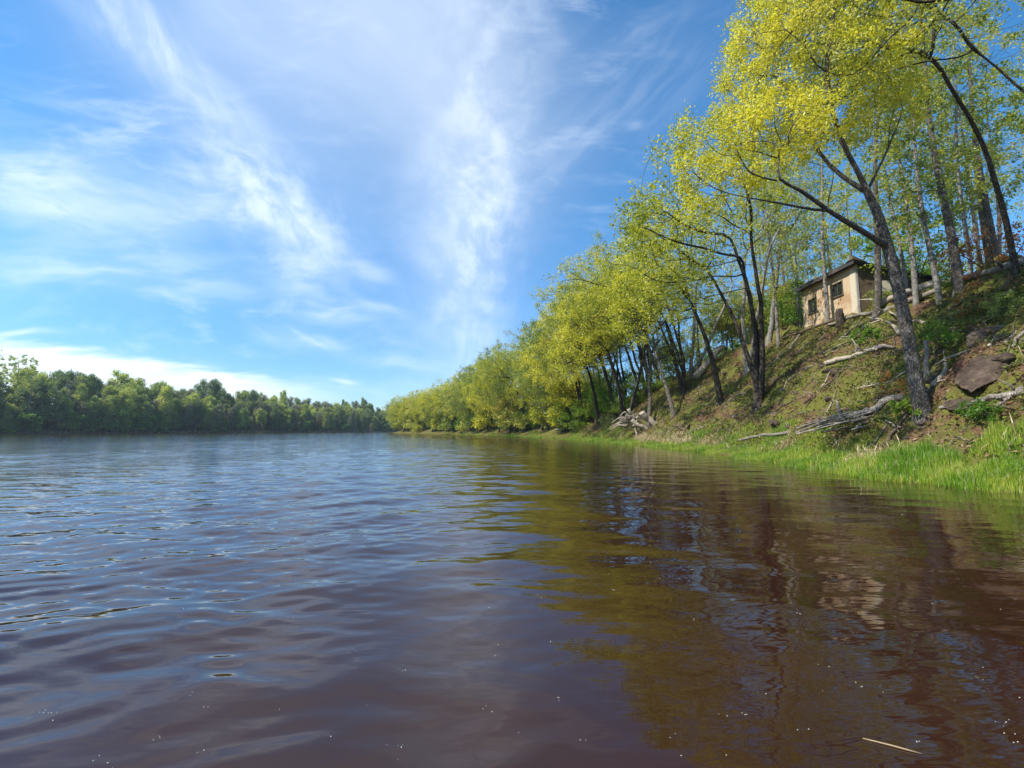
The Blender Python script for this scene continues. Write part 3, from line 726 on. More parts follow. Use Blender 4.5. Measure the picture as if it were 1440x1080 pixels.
for ri, (d0, sc0) in enumerate(rows):
    y = 122.0+ri
    while y < 500:
        d_ = d0+rng.uniform(-1.8, 1.8); u = rng.random(); sc = sc0*rng.uniform(.82, 1.15)*np.interp(y, [120, 150, 250, 500], [1.08, 1.0, .90, .85])
        loc = on(lbank(y, d_), y, -.2)
        if u < .13 and ri < 3:
            plant('conifer_tree', FC[int(rng.integers(0, 2))], loc, 'dark conifer in the forest on the far left bank', 'conifers of the far bank', rng.uniform(0, 6), sc*.85)
        elif u < .40:
            plant('forest_tree', FB[3], loc, 'dull grey green tree in the forest on the far left bank', 'dull trees of the far bank', rng.uniform(0, 6), sc)
        else:
            plant('forest_tree', FB[int(rng.choice([0, 1, 2, 4]))], loc, 'green leafy tree in the forest on the far left bank', 'leafy trees of the far bank', rng.uniform(0, 6), (sc*rng.uniform(.75, 1.05), sc*rng.uniform(.75, 1.05), sc*rng.uniform(.88, 1.15)))
        y += (3.6 if ri < 2 else 4.6)*(1+max(0, y-200)/260)*rng.uniform(.8, 1.2)
for i_ in range(90):
    y = 122+(i_/90)*330; plant('shrub', FG[i_ % 2], on(lbank(y, rng.uniform(7, 16)), y, -.2), 'green bush in the shade of the far left forest', 'undergrowth of the far forest', rng.uniform(0, 6), rng.uniform(.9, 1.4), cat='shrub')
for i_ in range(52):
    y = 122+ (rng.random()**1.4)*300; 
    plant('shrub', FG[int(rng.integers(0, 2))], on(lbank(y, rng.uniform(.5, 2.6)), y, -.2), 'green bush along the waterline of the far left bank', 'bushes along the far waterline', rng.uniform(0, 6), rng.uniform(.6, 1.15), cat='shrub')
for px, py, s_ in [(120, 0, 1.25), (142, 0, 1.4), (160, 0, 1.35), (178, 0, 1.3), (196, 0, 1.2), (212, 0, 1.1), (92, 0, 1.1)]:
    y = 150.0+(px-90)*.12; x = (px-720)/F*y
    y = np.interp(px, [0, 300], [141, 200]); x = lbank(y, 1.5)
    plant('shrub', FG[0], on(x, y, -.1), 'bright yellow green bush in the sunny gap of the far left bank', 'bright bushes of the far left bank', rng.uniform(0, 6), s_, cat='shrub')
# standing out at the far left
def ltree(px, d_, meshes, lab, s_, nm='forest_tree'):
    a = (px-720)/F*math.cos(PITCH)
    ys_ = np.linspace(100, 480, 2000); xs_ = shore_l(ys_)-d_*1.05; k = np.argmin(np.abs(xs_-a*ys_))
    plant(nm, meshes, on(xs_[k], ys_[k], -.2), lab, None, .5, s_)
for i_ in range(40):
    y = 124+i_*8.5; plant('shrub', FG[0], on(lbank(y, rng.uniform(20, 30)), y, -.2), 'green bush in the shade of the far left forest', 'undergrowth of the far forest', rng.uniform(0, 6), rng.uniform(1.5, 2.1), cat='shrub')
BT = [slim_tree(441, 15, .16, M['forest_dull'], M['bark_pale'], .4, 2.2, 120, 7, .5, .6, .35), slim_tree(442, 16, .15, M['pale'], M['bark_pale'], .45, 2.4, 120, 8, .4, .8, .35)]
for i_ in range(26):
    y = 128+i_*9.0+rng.uniform(-4, 4); plant('forest_tree', BT[i_ % 2], on(lbank(y, rng.uniform(1, 12)), y, -.2), 'thin pale trunked half bare tree in the forest on the far left bank', 'half bare trees of the far bank', rng.uniform(0, 6), rng.uniform(.95, 1.25))
ltree(14, 14, slim_tree(431, 25, .3, M['forest'], M['bark_far'], .62, 5.0, 150, 26, .1, .8, .5), 'tallest tree of the far bank, at the left border, with an open crown', 1.0)
ltree(36, 10, slim_tree(432, 21, .2, M['forest'], M['bark_pale'], .6, 4.0, 110, 0, 1, 2.5, .4), 'bare leafless tree leaning next to the tallest far bank tree', 1.0)
ltree(98, 10, slim_tree(433, 20, .22, M['forest_dull'], M['bark_far'], .5, 3.6, 160, 10, .2, .6, .4), 'thin crowned greyish tree standing above the far left bank', 1.0)
ltree(118, 12, FB[4], 'round crowned green tree beside the greyish thin crowned tree', 1.05)

# ------------------------------------------------------------------ cabin
def wood_panel(name, a, b, stain, sc=(1, 1, 1), st=.5):
    m, t = mat(name); p = t.n('ShaderNodeTexCoord').outputs['Object']
    n1 = t.noise(p, 1.1, 5, .65, .3); n2 = t.noise(t.scale(p, (14, 14, 1.2)), 1.5, 4, .6); n3 = t.noise(p, 6, 4, .7)
    c = t.mix(n2, C3(a), C3(b)); c = t.mix(t.m('MULTIPLY', t.sstep(n1, .48, .6), st), c, C3(stain))
    c = t.mix(t.m('MULTIPLY', t.sstep(n3, .6, .72), .5), c, (.2, .14, .09, 1))
    finish(t, princ(t, c, .85, bumpn(t, n2, .3, .02), .2)); return m
M['wall'] = wood_panel('peeling_plywood', (.44, .33, .205), (.58, .45, .30), (.36, .19, .09), st=.6)
M['wall_dark'] = wood_panel('shade_toned_weathered_board', (.09, .06, .038), (.17, .12, .075), (.06, .04, .025))  # weathered brown board, its colour darkened further to carry the end wall's shade
M['trim'] = wood_panel('grey_trim', (.30, .29, .27), (.42, .41, .39), (.2, .18, .15))
M['roof'] = wood_panel('tar_roof', (.035, .035, .04), (.07, .07, .07), (.14, .11, .09))
M['panel'] = wood_panel('pale_panel', (.5, .44, .33), (.6, .53, .4), (.4, .32, .22))
m, t = mat('dark_window'); M['glass'] = m
pr = t.n('ShaderNodeBsdfPrincipled', i_Roughness=.08); pr.inputs['Base Color'].default_value = (.02, .028, .025, 1); finish(t, pr.outputs[0])
m, t = mat('window_frame_paint'); M['frame'] = m
finish(t, princ(t, (.10, .085, .06, 1), .6))

CN = pt(1207, 428, 26.8)                             # near lower corner of the river wall
cab = empty('cabin', CN, 'small weathered plywood cabin with dark slanted roof on top of the slope', 'cabin')
cab.rotation_euler = (0, 0, R(-1))
WL, WD, HH, HL = 5.2, 4.2, 2.5, 1.6               # along the river, away from it, high side, low side
b = MB(); th_ = .12
# river wall with two window holes, local: x=0 plane, y 0..WL
wins = [(1.15, 2.15, 1.0, 1.9), (3.7, 4.65, .6, 1.6)]
ysx = [0, 1.05, 2.05, 3.2, 4.1, WL]
b.box((0, 0, -.6), (th_, 1.15, HH)); b.box((0, 2.15, -.6), (th_, 3.7, HH)); b.box((0, 4.65, -.6), (th_, WL, HH))
for y0, y1, z0, z1 in wins: b.box((0, y0, -.6), (th_, y1, z0)); b.box((0, y0, z1), (th_, y1, HH))
b.build('wall', M['wall'], cab)
for y0, y1, z0, z1 in wins:
    f = MB(); e = .06
    f.box((-.03, y0, z0), (.05, y0+e, z1)); f.box((-.03, y1-e, z0), (.05, y1, z1)); f.box((-.03, y0+e, z0), (.05, y1-e, z0+e)); f.box((-.03, y0+e, z1-e), (.05, y1-e, z1))
    f.box((-.02, (y0+y1)/2-.03, z0+e), (.04, (y0+y1)/2+.03, z1-e)); f.box((-.07, y0-.04, z0-.06), (-.0, y1+.04, z0-.002))
    wf = f.build('window', M['frame'], cab)
    g = MB(); g.box((.055, y0+.002, z0+.002), (.07, y1-.002, z1-.002)); g.build('pane', M['glass'], wf)
def roof_z(x): return HH-(HH-HL)*x/WD
b = MB()                                              # gable walls and back
for y0 in (0, WL-th_):
    b.hexa([(th_+.002, y0, -.6), (WD, y0, -.6), (WD, y0+th_, -.6), (th_+.002, y0+th_, -.6), (th_+.002, y0, roof_z(.1)), (WD, y0, HL), (WD, y0+th_, HL), (th_+.002, y0+th_, roof_z(.1))])
b.box((WD-th_, th_+.003, -.6), (WD-.003, WL-th_-.003, HL)); ew = b.build('wall', M['wall_dark'], cab); ew['label'] = 'weathered end walls with shade darkened into their colour'
b = MB(); b.box((1.35, -.05, .55), (2.05, -.004, 1.45)); b.build('panel', M['panel'], cab)
b = MB(); b.box((1.1, -.04, 1.55), (1.55, -.004, 1.85)); vw = b.build('vent', M['glass'], cab)
b = MB(); b.box((2.55, -.045, -.2), (3.3, -.004, 1.5)); dr = b.build('door', M['wall_dark'], cab)
b = MB(); b.box((3.18, -.09, .65), (3.24, -.046, .75)); b.build('handle', M['frame'], dr)
b = MB(); b.box((-.035, -.035, -.6), (.09, -.004, HH-.04)); b.build('corner_trim', M['trim'], cab)
b = MB(); b.box((-.035, WL+.003, -.6), (.09, WL+.04, HH-.04)); b.build('corner_trim', M['trim'], cab)
b = MB(); b.box((-.025, .06, -.6), (-.002, .5, 2.3)); pp = b.build('panel', M['panel'], cab); pp['label'] = 'tall pale board by the near corner'
o = .32; t0 = .09
b = MB()
b.hexa([(-o, -o, roof_z(-o)+.01), (WD+.35, -o, roof_z(WD+.35)+.01), (WD+.35, WL+o, roof_z(WD+.35)+.01), (-o, WL+o, roof_z(-o)+.01),
        (-o, -o, roof_z(-o)+t0), (WD+.35, -o, roof_z(WD+.35)+t0), (WD+.35, WL+o, roof_z(WD+.35)+t0), (-o, WL+o, roof_z(-o)+t0)])
rf = b.build('roof', M['roof'], cab)
b = MB(); b.box((-o-.04, -o-.02, roof_z(-o)-.14), (-o-.003, WL+o+.02, roof_z(-o)+t0+.03)); b.build('fascia', M['roof'], rf)
b = MB()
for (x0, y0, x1, y1, a) in [(-.3, .6, .3, 1.5, .3), (.1, 2.0, .6, 3.1, -.2), (-.42, 3.3, .0, 4.0, .1)]:
    b.hexa([(x0, y0, roof_z(x0)+t0+.005), (x1, y0+a, roof_z(x1)+t0+.005), (x1, y1+a, roof_z(x1)+t0+.005), (x0, y1, roof_z(x0)+t0+.005),
            (x0, y0, roof_z(x0)+t0+.04), (x1, y0+a, roof_z(x1)+t0+.04), (x1, y1+a, roof_z(x1)+t0+.04), (x0, y1, roof_z(x0)+t0+.04)])
b.build('roof_patch', M['trim'], rf)
b = MB()                                              # curled up roof corner at the near end
b.hexa([(-o-.1, -o-.05, roof_z(-o)+.12), (.5, -o-.05, roof_z(.5)+.12), (.5, .2, roof_z(.5)+.12), (-o-.1, .2, roof_z(-o)+.12),
        (-o-.05, -o-.05, roof_z(-o)+.34), (.45, -o, roof_z(.5)+.15), (.45, .15, roof_z(.5)+.15), (-o-.05, .0, roof_z(-o)+.24)])
b.build('roof_flap', M['wall_dark'], rf)
b = MB(); z0, z1 = HL-.35, HL-1.0                     # lean-to
b.hexa([(WD+.003, .2, z0), (WD+2.2, .2, z1), (WD+2.2, 3.2, z1), (WD+.003, 3.2, z0), (WD+.003, .2, z0+.08), (WD+2.2, .2, z1+.08), (WD+2.2, 3.2, z1+.08), (WD+.003, 3.2, z0+.08)])
lt = b.build('lean_to', M['roof'], cab)
b = MB(); b.box((WD+2.0, .3, -.6), (WD+2.1, .4, z1+.02)); b.build('post', M['wall_dark'], lt)
b = MB(); b.box((WD+2.0, 3.0, -.6), (WD+2.1, 3.1, z1+.02)); b.build('post', M['wall_dark'], lt)
# bench in front of the river wall
bp = hit(1196, 436)
bn = empty('bench', bp, 'small plank bench against the river side of the cabin', 'bench')
b = MB(); b.box((-.5, -.15, .42), (.5, .15, .47)); b.build('seat', M['dead'], bn)
for sx_ in (-.42, .38):
    b = MB(); b.box((sx_, -.12, -.1), (sx_+.05, -.07, .418)); b.box((sx_, .07, -.1), (sx_+.05, .12, .418)); b.build('leg', M['dead'], bn)

# ------------------------------------------------------------------ logs, limbs, stones
rng = np.random.default_rng(51)
def log(nm, pxs, r0, r1, mt, lab, cat='log', group=None, lift=1.15, n=9, branches=0, rough=.22, depth=None):
    P_ = []; lastY = None
    for x, y in pxs:
        h_ = hit(x, y) if depth is None else pt(x, y, depth)
        if lastY is not None and abs(h_[1]-lastY) > .25*lastY+1.5: h_ = pt(x, y, lastY+.4)
        lastY = h_[1]; P_.append(h_)
    P_ = np.array(P_); k = np.linspace(0, len(P_)-1, max(8, len(P_)*5)); ii = np.arange(len(P_))
    Q = np.stack([np.interp(k, ii, P_[:, a]) for a in range(3)], 1)
    rad = np.linspace(r0, r1, len(Q))
    if depth is None: Q[:, 2] = np.maximum(Q[:, 2], height(Q[:, 0], Q[:, 1])*.5+Q[:, 2]*.5)+rad*lift
    Q += np.stack([fbm(k*1.3+rng.random()*50, k*.0+a, 2)*r0*.8 for a in range(3)], 1)
    o_ = Q[0].copy(); mb = MB(); mb.tube(Q-o_, rad*(1+.15*fbm(k*2+3, k*0, 2)), n, rough, rng)
    for _ in range(branches):
        a = rng.integers(2, len(Q)-1); d = norm((norm((Q[a]-Q[a-1])[None])[0]*.8+rng.normal(0, .6, 3)+np.array([-.2, -.2, .5]))[None])[0]
        L = rng.uniform(.3, .9)*(r0*7+.25); s_ = Q[a]-o_
        mb.tube([s_, s_+d*L*.5+rng.normal(0, .04, 3), s_+d*L+rng.normal(0, .08, 3)], [rad[a]*.5, rad[a]*.35, rad[a]*.15], 5)
    ob = mb.build(nm, mt, None, True); ob.location = o_; tag(ob, lab, cat, group); return ob
log('fallen_log', [(1440, 372), (1400, 385), (1350, 398), (1330, 404)], .16, .13, M['dead'], 'long grey log lying along the crest at the right border', branches=3)
log('fallen_log', [(1325, 402), (1290, 412), (1265, 424), (1236, 434)], .21, .15, M['dead_pale'], 'pale log lying between the crest log and the big oak trunk', branches=2)
log('fallen_log', [(1322, 412), (1280, 426), (1240, 442), (1200, 448), (1165, 460)], .14, .09, M['dead'], 'thinner grey log under the pale crest log, running to the cabin', branches=3)
log('fallen_log', [(978, 536), (992, 517), (1006, 500), (1016, 491)], .34, .28, M['dead_pale'], 'thick pale fallen log tilting up the bank left of the many stemmed oak', lift=.8, n=12)
log('fallen_log', [(1016, 498), (1040, 488), (1062, 484)], .14, .08, M['dead_brown'], 'brown log end poking out above the thick pale log', branches=2)
log('fallen_branch', [(1172, 452), (1150, 461), (1118, 472), (1100, 478), (1080, 492)], .10, .05, M['dead_brown'], 'long dark dead limb running down left from the cabin', 'branch', branches=5)
log('fallen_branch', [(1125, 472), (1112, 490), (1098, 502), (1086, 512)], .07, .03, M['dead'], 'grey forked limb below the long dark dead limb', 'branch', branches=3)
log('fallen_branch', [(1168, 450), (1160, 470), (1148, 486)], .045, .02, M['dead'], 'short grey limb hanging down from the dark dead limb', 'branch', branches=2)
log('fallen_log', [(1162, 515), (1195, 507), (1225, 498), (1258, 492)], .12, .08, M['dead_pale'], 'grey log lying across the slope in the middle', branches=4)
log('fallen_branch', [(1200, 497), (1225, 492), (1255, 488)], .06, .035, M['dead'], 'thin grey limb just above the mid slope log', 'branch', branches=2)
log('fallen_branch', [(1266, 474), (1254, 461), (1238, 452), (1222, 449)], .085, .035, M['dead_pale'], 'pale curved limb joining the left side of the big oak trunk', 'branch', lift=1.6)
log('fallen_branch', [(1300, 458), (1278, 452), (1250, 440)], .06, .04, M['dead_pale'], 'pale limb lying behind the big oak trunk', 'branch')
log('fallen_branch', [(1312, 548), (1322, 535), (1330, 520), (1329, 506)], .07, .035, M['dead_pale'], 'pale bent root right of the big oak trunk', 'branch', branches=2)
log('fallen_branch', [(1306, 540), (1318, 528), (1322, 522)], .08, .05, M['dead_brown'], 'short brown root beside the pale bent root', 'branch')
log('fallen_log', [(1440, 555), (1400, 566), (1360, 574), (1322, 579)], .085, .05, M['dead'], 'long grey pole lying right of the big oak foot', branches=2)
log('fallen_branch', [(1436, 548), (1412, 568), (1396, 582), (1352, 608)], .05, .025, M['dead'], 'long crossing stick slanting to the grass at the lower right', 'branch')
log('fallen_branch', [(1440, 470), (1428, 480), (1424, 490)], .05, .03, M['dead'], 'forked grey stick by the right end of the boulder', 'branch', branches=3)
log('fallen_log', [(1110, 612), (1060, 618), (1038, 622)], .07, .05, M['dead'], 'grey driftwood pole lying in the shore grass', lift=1.5)
log('fallen_log', [(1206, 606), (1214, 590), (1219, 580)], .07, .05, M['dead'], 'short upright grey stub left of the lush grass', lift=1.0)
# brushwood heap left of the big oak
log('fallen_log', [(1150, 606), (1190, 594), (1230, 580), (1270, 565)], .13, .11, M['dead'], 'thickest grey log of the brushwood heap by the big oak', branches=3)
HY = hit(1190, 603)[1]-.25
for i_ in range(34):
    u = rng.random(); x0 = 1116+rng.uniform(0, 95); y0 = 611-.26*(x0-1116)*u-rng.uniform(0, 12); L_ = rng.uniform(40, 105); x1 = min(x0+L_, 1284); y1 = y0-(x1-x0)*rng.uniform(.20, .34)
    log('fallen_branch', [(x0, y0), ((x0+x1)/2, (y0+y1)/2+rng.uniform(-3, 3)), (x1, y1)], rng.uniform(.016, .042), .012, [M['dead'], M['dead'], M['dead_pale'], M['dead_brown']][i_ % 4],
        'grey stick of the brushwood heap left of the big oak', 'branch', 'sticks of the brushwood heap', n=6, branches=1, depth=HY+rng.uniform(-.45, .5)+.25*u)
# driftwood heap
DY = hit(905, 608)[1]-.1
log('fallen_log', [(903, 581), (911, 588), (920, 597), (929, 606)], .27, .31, M['dead_pale'], 'stout bleached log of the driftwood heap with a dark cut end', depth=DY, n=14, rough=.1)
log('fallen_log', [(888, 590), (898, 597), (908, 603), (919, 608)], .17, .2, M['dead_pale'], 'smaller bleached log under the stout driftwood log', depth=DY-.5, n=12, rough=.1)
log('fallen_log', [(884, 575), (890, 586), (894, 600), (896, 610)], .16, .10, M['dead_pale'], 'upright bleached root stock in the middle of the driftwood heap', depth=DY-.2, n=10, branches=4)
for i_ in range(26):
    a = rng.uniform(-.3, 3.3); x0 = 889+rng.uniform(-10, 10); y0 = 594+rng.uniform(-8, 8); L_ = rng.uniform(10, 30)
    log('driftwood_root', [(x0, y0), (x0-math.cos(a)*L_*.5-2, y0-math.sin(a)*L_*.35+rng.uniform(-3, 3)), (x0-math.cos(a)*L_-3, min(612, y0-math.sin(a)*L_*.6+8))], rng.uniform(.06, .11), .025,
        M['dead_pale'] if i_ % 3 else M['dead'], 'bleached twisted root of the driftwood heap', 'root', 'roots of the driftwood heap', depth=DY+rng.uniform(-.5, .4), n=6, branches=1)
log('fallen_branch', [(782, 607), (805, 600), (830, 592)], .16, .08, M['dead'], 'grey fallen trunk at the grass edge left of the large green bush', 'branch', branches=2)
for i_ in range(6):
    x0 = 960+rng.uniform(-6, 8); y0 = 606+rng.uniform(-4, 3)
    log('driftwood_root', [(x0, y0), (x0+rng.uniform(-12, 12), y0-8), (x0+rng.uniform(-18, 18), y0-rng.uniform(2, 14))], .06, .02, M['dead_brown'], 'brown twisted root of the small tangle right of the driftwood', 'root', 'roots of the small tangle', lift=1.5, n=5)
for i_ in range(90):
    y0 = 8+34*rng.random()**1.5; x0 = float(shore_r(y0))+rng.uniform(1.6, 9.5); a = rng.normal(.6, .9); L_ = rng.uniform(.7, 2.6); r_ = rng.uniform(.018, .05)
    q_ = np.array([on(x0+math.cos(a)*L_*u, y0+math.sin(a)*L_*u, .05) for u in (0, .35, .7, 1)]); k_ = np.linspace(0, 3, 9)
    Q = np.stack([np.interp(k_, np.arange(4), q_[:, c_]) for c_ in range(3)], 1)+rng.normal(0, .02, (9, 3)); mb = MB(); mb.tube(Q-q_[0], np.linspace(r_, r_*.4, 9)*1.25, 5, .2, rng)
    for _ in range(3):
        b0 = Q[rng.integers(2, 8)]-q_[0]; e_ = b0+np.array([rng.normal(0, .25), rng.normal(0, .25), rng.uniform(.03, .3)]); mb.tube([b0, (b0+e_)/2+rng.normal(0, .03, 3), e_], [r_*.5, r_*.35, r_*.15], 4)
    ob = mb.build('fallen_branch', M[['dead', 'dead_brown', 'dead_pale'][i_ % 3]], None, True); ob.location = q_[0]
    tag(ob, 'dead branch strewn on the mossy slope under the oaks', 'branch', 'dead branches strewn on the slope')
# stump by the cabin, snag right of the oak
def upright(nm, px, py, h_, r_, mt, lab, cat, lean=(0, 0)):
    b0 = hit(px, py); mb = MB(); z = np.linspace(-.2, h_, 7)
    mb.tube(np.stack([lean[0]*z, lean[1]*z, z], 1), r_*(1.3-.4*np.linspace(0, 1, 7)**.5)*(1+.1*rng.random(7)), 9, .3, rng)
    o_ = mb.build(nm, mt, None, True); o_.location = b0; tag(o_, lab, cat); return o_
upright('stump', 1182, 457, 1.0, .20, M['bark_dark'], 'dark broken stump in front of the cabin', 'stump')
upright('snag', 1303, 530, 1.25, .06, M['dead'], 'broken grey snag close behind the big oak trunk on its right', 'snag', (.12, .05))

def rock(px, py, dims, rz, tilt, lab, seed, nm='boulder', sink=.3):
    import bmesh
    bm = bmesh.new(); bmesh.ops.create_icosphere(bm, subdivisions=5, radius=1.0)
    rg = np.random.default_rng(seed); pl = norm(rg.normal(0, 1, (14, 3))); off = rg.uniform(.62, .9, 14)
    co = np.array([v.co for v in bm.verts])
    for n_v, o_v in zip(pl, off):
        dd = co@n_v-o_v; co = co-np.where(dd > 0, dd, 0)[:, None]*n_v*.92
    co += .05*norm(co)*(fbm(co[:, 0]*3+seed, co[:, 1]*3+co[:, 2]*2, 4))[:, None]*2
    for v, c in zip(bm.verts, co*np.array(dims)): v.co = c
    me = bpy.data.meshes.new(nm); bm.to_mesh(me); bm.free(); me.materials.append(M['rock'])
    for p_ in me.polygons: p_.use_smooth = False
    o_ = link(nm, me, None, hit(px, py)+np.array([0, 0, dims[2]*sink])); o_.rotation_euler = (tilt[0], tilt[1], rz)
    return tag(o_, lab, 'rock')
rock(1384, 530, (1.15, .50, .27), .30, (.15, -.62), 'large flat brown boulder on the slope right of the big oak', 3, sink=.5)
rock(1385, 478, (.8, .5, .11), .2, (.4, -.62), 'flat weathered slab above the large boulder', 7, 'rock_slab')
rock(1176, 524, (.35, .3, .16), .6, (.3, -.3), 'small flat stone under the mid slope log', 9, 'stone')
rock(1412, 508, (.3, .25, .2), .6, (.3, -.3), 'small pinkish stone by the right end of the boulder', 12, 'stone')
rock(1350, 569, (.5, .3, .10), .1, (.3, -.3), 'thin reddish slab just right of the big oak foot', 15, 'stone')
rock(1165, 562, (.25, .2, .12), 1.0, (.3, -.3), 'small grey stone low on the slope left of the brushwood', 18, 'stone')
rock(1090, 596, (.35, .25, .16), 1.0, (.3, -.3), 'small brown stone at the foot of the slope by the many stemmed oak', 19, 'stone')

ST = [rock(1165, 575, (.2, .15, .11), .3, (.3, -.3), 'small brown stone on the slope', 60+k, 'stone') for k in range(3)]
for i_ in range(40):
    o_ = ST[i_] if i_ < 3 else ST[i_ % 3].copy()
    if i_ > 2: COL.objects.link(o_)
    y0 = 8+30*rng.random()**1.5; o_.location = on(float(shore_r(y0))+rng.uniform(1.4, 9), y0, .0); s_ = rng.uniform(.4, 1.5); o_.scale = (s_, s_*rng.uniform(.7, 1.2), s_*rng.uniform(.6, 1.1)); o_.rotation_euler = (.2, -.5, rng.uniform(0, 6))
    tag(o_, 'small brown stone half sunk in the mossy slope', 'stone', 'stones on the slope')
# ------------------------------------------------------------------ grass, litter, low plants
rng = np.random.default_rng(61)
def blades(P_, h_, wd, rng, bend=.45, tilt=None):
    n = len(P_); a = rng.random(n)*6.28; d = np.stack([np.cos(a), np.sin(a), np.zeros(n)], 1); s_ = np.stack([-np.sin(a), np.cos(a), np.zeros(n)], 1)
    lean = np.stack([np.cos(rng.random(n)*6.28), np.sin(rng.random(n)*6.28), np.zeros(n)], 1)*(bend*rng.random(n))[:, None]
    up = np.array([0, 0, 1.]); hh = h_[:, None]; wv_ = wd[:, None]
    A = P_-s_*wv_*.5; B = P_+s_*wv_*.5; m_ = P_+up*hh*.55+lean*hh*.25; Cc = m_+s_*wv_*.4; D = m_-s_*wv_*.4; T = P_+up*hh*(1-.3*np.linalg.norm(lean, axis=1)[:, None])+lean*hh*.85
    V = np.stack([A, B, Cc, D, T], 1).reshape(-1, 3); k = np.arange(n)[:, None]*5
    return V, k+np.array([[0, 1, 2, 3]]), k+np.array([[3, 2, 4]])
P_ = []
for (ya, yb, dens) in [(6.5, 12, 1500), (12, 20, 650), (20, 32, 320), (32, 50, 150), (50, 90, 60), (90, 130, 20)]:
    wdt = 3.2 if ya < 40 else 4.0; n = int((yb-ya)*wdt*dens); y = rng.uniform(ya, yb, n); d_ = rng.uniform(-.9, wdt-.9, n); P_.append(np.stack([shore_r(y)+d_, y, d_], 1))
P_ = np.concatenate(P_); d_ = P_[:, 2]; y = P_[:, 1]; x = P_[:, 0]
nz = fbm(x*.9, y*.9, 3)
lim = np.interp(y, [0, 38, 78], [2.0, 1.9, 2.8])+nz*1.5
keep = (d_ < lim)&(rng.random(len(d_)) < np.clip((d_+.75)/.8+nz*1.6, 0.02, 1))
P_, d_, y, x, nz = P_[keep], d_[keep], y[keep], x[keep], nz[keep]
z = np.maximum(height(x, y), -.08)-.03
hgt = (.11+.13*rng.random(len(x)))*np.clip(1+nz*.9, .5, 1.6)
lush = np.exp(-(((x-9.9)/1.5)**2+((y-11.0)/1.3)**2)); hgt *= 1+1.4*lush
V, q, t3 = blades(np.stack([x, y, z], 1), hgt, np.interp(y, [8, 20, 50, 130], [.011, .017, .035, .08]), rng)
tag(link('grass', mk_mesh('grass', V, [q, t3], False, M['grass'])), 'bright green marsh grass along the right shore', 'grass', kind='stuff')
kk = rng.random(len(x)) < .09
V, q, t3 = blades(np.stack([x, y, z], 1)[kk], hgt[kk]*1.1, np.interp(y[kk], [8, 20, 50, 130], [.009, .014, .03, .07]), rng, bend=1.1)
tag(link('dry_grass', mk_mesh('dry_grass', V, [q, t3], False, M['straw'])), 'dry bent stems among the marsh grass', 'dry grass', kind='stuff')
# dead straw mats at the foot of the slope
n = 16000; y = rng.uniform(7, 45, n); x = shore_r(y)+1.25+rng.normal(0, .28, n); kk = fbm(x*.7+3, y*.7, 2) > .02; x, y = x[kk], y[kk]; n = len(x)
V, q = leaves(np.stack([x, y, height(x, y)+.04+.06*rng.random(n)], 1), .35, rng, up=2.5, aspect=.045)
tag(link('dead_grass', mk_mesh('dead_grass', V, [q], False, M['straw'])), 'dry straw mats at the foot of the slope', 'dead grass', kind='stuff')
# litter and low plants on the slope
n = 45000; y = 6+44*rng.random(n)**1.7; d_ = 1.3+9.5*rng.random(n); x = shore_r(y)+d_
V, q = leaves(np.stack([x, y, height(x, y)+.015], 1), .10, rng, up=1.2, aspect=.6)
tag(link('leaf_litter', mk_mesh('leaf_litter', V, [q], False, M['litter'])), 'brown leaf litter over the slope', 'leaf litter', kind='stuff')
n = 170000; y = 6+46*rng.random(n)**1.6; d_ = 1.1+11*rng.random(n); x = shore_r(y)+d_
g = fbm(x*.8+11, y*.8+5, 3)+.5*fbm(x*3, y*3, 2); kk = g > .05; x, y, g = x[kk], y[kk], g[kk]; n = len(x)
V, q = leaves(np.stack([x, y, height(x, y)+.02+.16*rng.random(n)*np.clip(g*2, .2, 1)], 1), .085, rng, up=.6, aspect=.55)
tag(link('ground_cover', mk_mesh('ground_cover', V, [q], False, M['moss'])), 'patches of moss and low green plants on the slope', 'ground cover', kind='stuff')
# twigs strewn over the slope
mb = MB()
for i_ in range(420):
    y0 = 7+38*rng.random()**1.6; x0 = float(shore_r(y0))+rng.uniform(1.2, 9.5); a = rng.random()*6.28; L_ = rng.uniform(.25, 1.1)
    q0 = on(x0, y0, .04); q1 = on(x0+math.cos(a)*L_*.5, y0+math.sin(a)*L_*.5, .08); q2 = on(x0+math.cos(a)*L_, y0+math.sin(a)*L_, .05)
    mb.tube([q0, q1, q2], [.016, .012, .006], 4)
tag(mb.build('twig_litter', M['dead'], None, True), 'thin dead twigs strewn over the slope', 'twigs', kind='stuff')
# pale pebbles of the far waterline
n = 2600; y = rng.uniform(120, 420, n); x = shore_l(y)-rng.uniform(-.3, 1.8, n)
V, q = leaves(np.stack([x, y, np.maximum(height(x, y), .0)+.1], 1), .55, rng, up=1.5, aspect=.6)
tag(link('gravel', mk_mesh('gravel', V, [q], False, M['straw'])), 'pale stones along the far waterline', 'gravel', kind='stuff')

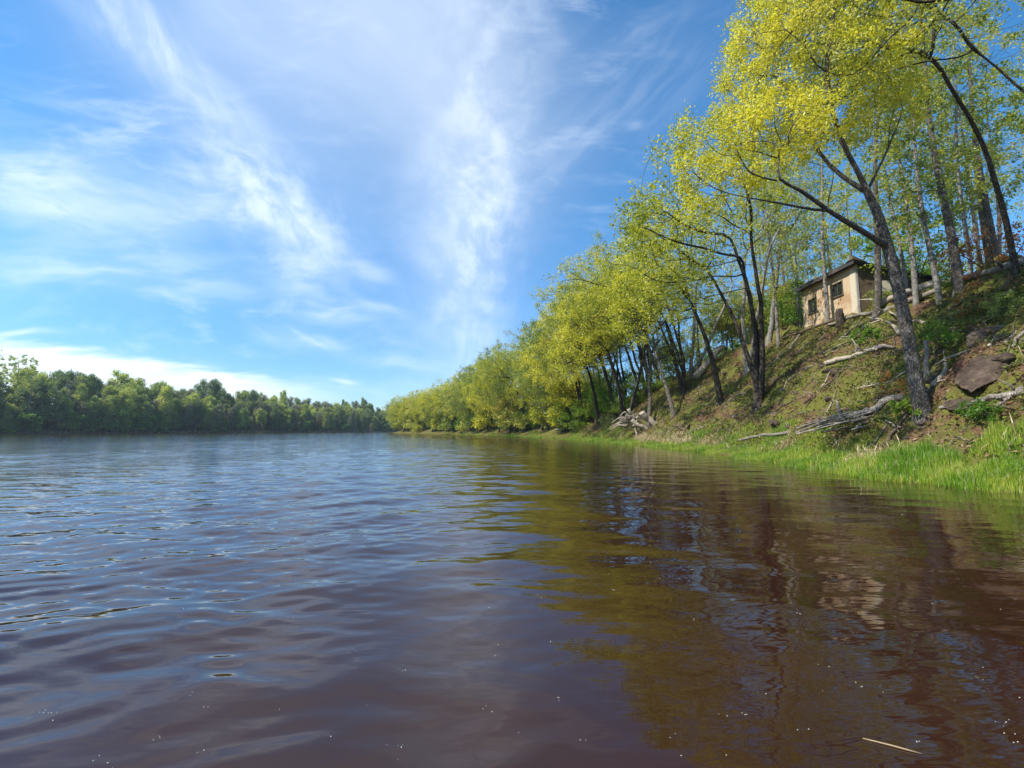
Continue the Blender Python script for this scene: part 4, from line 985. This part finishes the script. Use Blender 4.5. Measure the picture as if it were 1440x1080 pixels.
# ------------------------------------------------------------------ floating things
m, t = mat('foam_bubble'); M['foam'] = m; finish(t, princ(t, (.55, .54, .5, 1), .4, None, .5))
def wpt(px, py):
    d = ray(px, py); k = -HC/d[2]; return np.array([d[0]*k, d[1]*k, 0.0])
def near_z(p_):
    r_ = math.hypot(p_[0], p_[1]); a = math.atan2(p_[0], p_[1]); return float(wz[np.argmin(np.abs(th-a)), np.argmin(np.abs(rr-r_))])
mb = MB()
for i_ in range(70):
    px, py = rng.uniform(0, 1440), 1075-380*rng.random()**1.3
    p_ = wpt(px, py)
    if p_[0] > 8: continue
    for _ in range(rng.integers(1, 4)):
        c_ = p_+np.array([rng.normal(0, .012), rng.normal(0, .012), 0]); c_[2] = near_z(c_); r_ = rng.uniform(.0008, .0021)*(1+.12*p_[1])
        z_ = np.array([-.3, .25, .7])*r_; mb.tube(c_+np.stack([np.zeros(3), np.zeros(3), z_], 1), np.array([1, .9, .45])*r_, 6)
tag(mb.build('foam_specks', M['foam'], None, True), 'tiny white foam bubbles drifting on the brown water', 'foam', kind='stuff')
a, b_ = wpt(1213, 1037), wpt(1296, 1059); a[2] = near_z(a)+.002; b_[2] = near_z(b_)+.002; mid = (a+b_)/2; mid[2] = near_z(mid)+.004
mb = MB(); mb.tube(np.array([a, (a+mid)/2, mid, (mid+b_)/2, b_])-a, [.0015, .0025, .003, .0028, .0015], 6)
o_ = mb.build('floating_reed', M['straw'], None, True); o_.location = a; tag(o_, 'thin tan reed stalk floating on the dark water at the lower right', 'reed')

# ------------------------------------------------------------------ thin summer air over the river
mb = MB(); mb.box((-420, -60, -1.9), (420, 640, 40)); m, t = mat('thin_air'); m.node_tree.nodes.clear()
pv = t.n('ShaderNodeVolumePrincipled', i_Density=.00022, i_Anisotropy=.3); pv.inputs['Color'].default_value = (.72, .85, 1, 1)
o_ = t.n('ShaderNodeOutputMaterial'); t.set(o_.inputs['Volume'], pv.outputs[0])
tag(mb.build('haze', m), 'thin pale air that dulls the far bank', 'haze', kind='stuff')
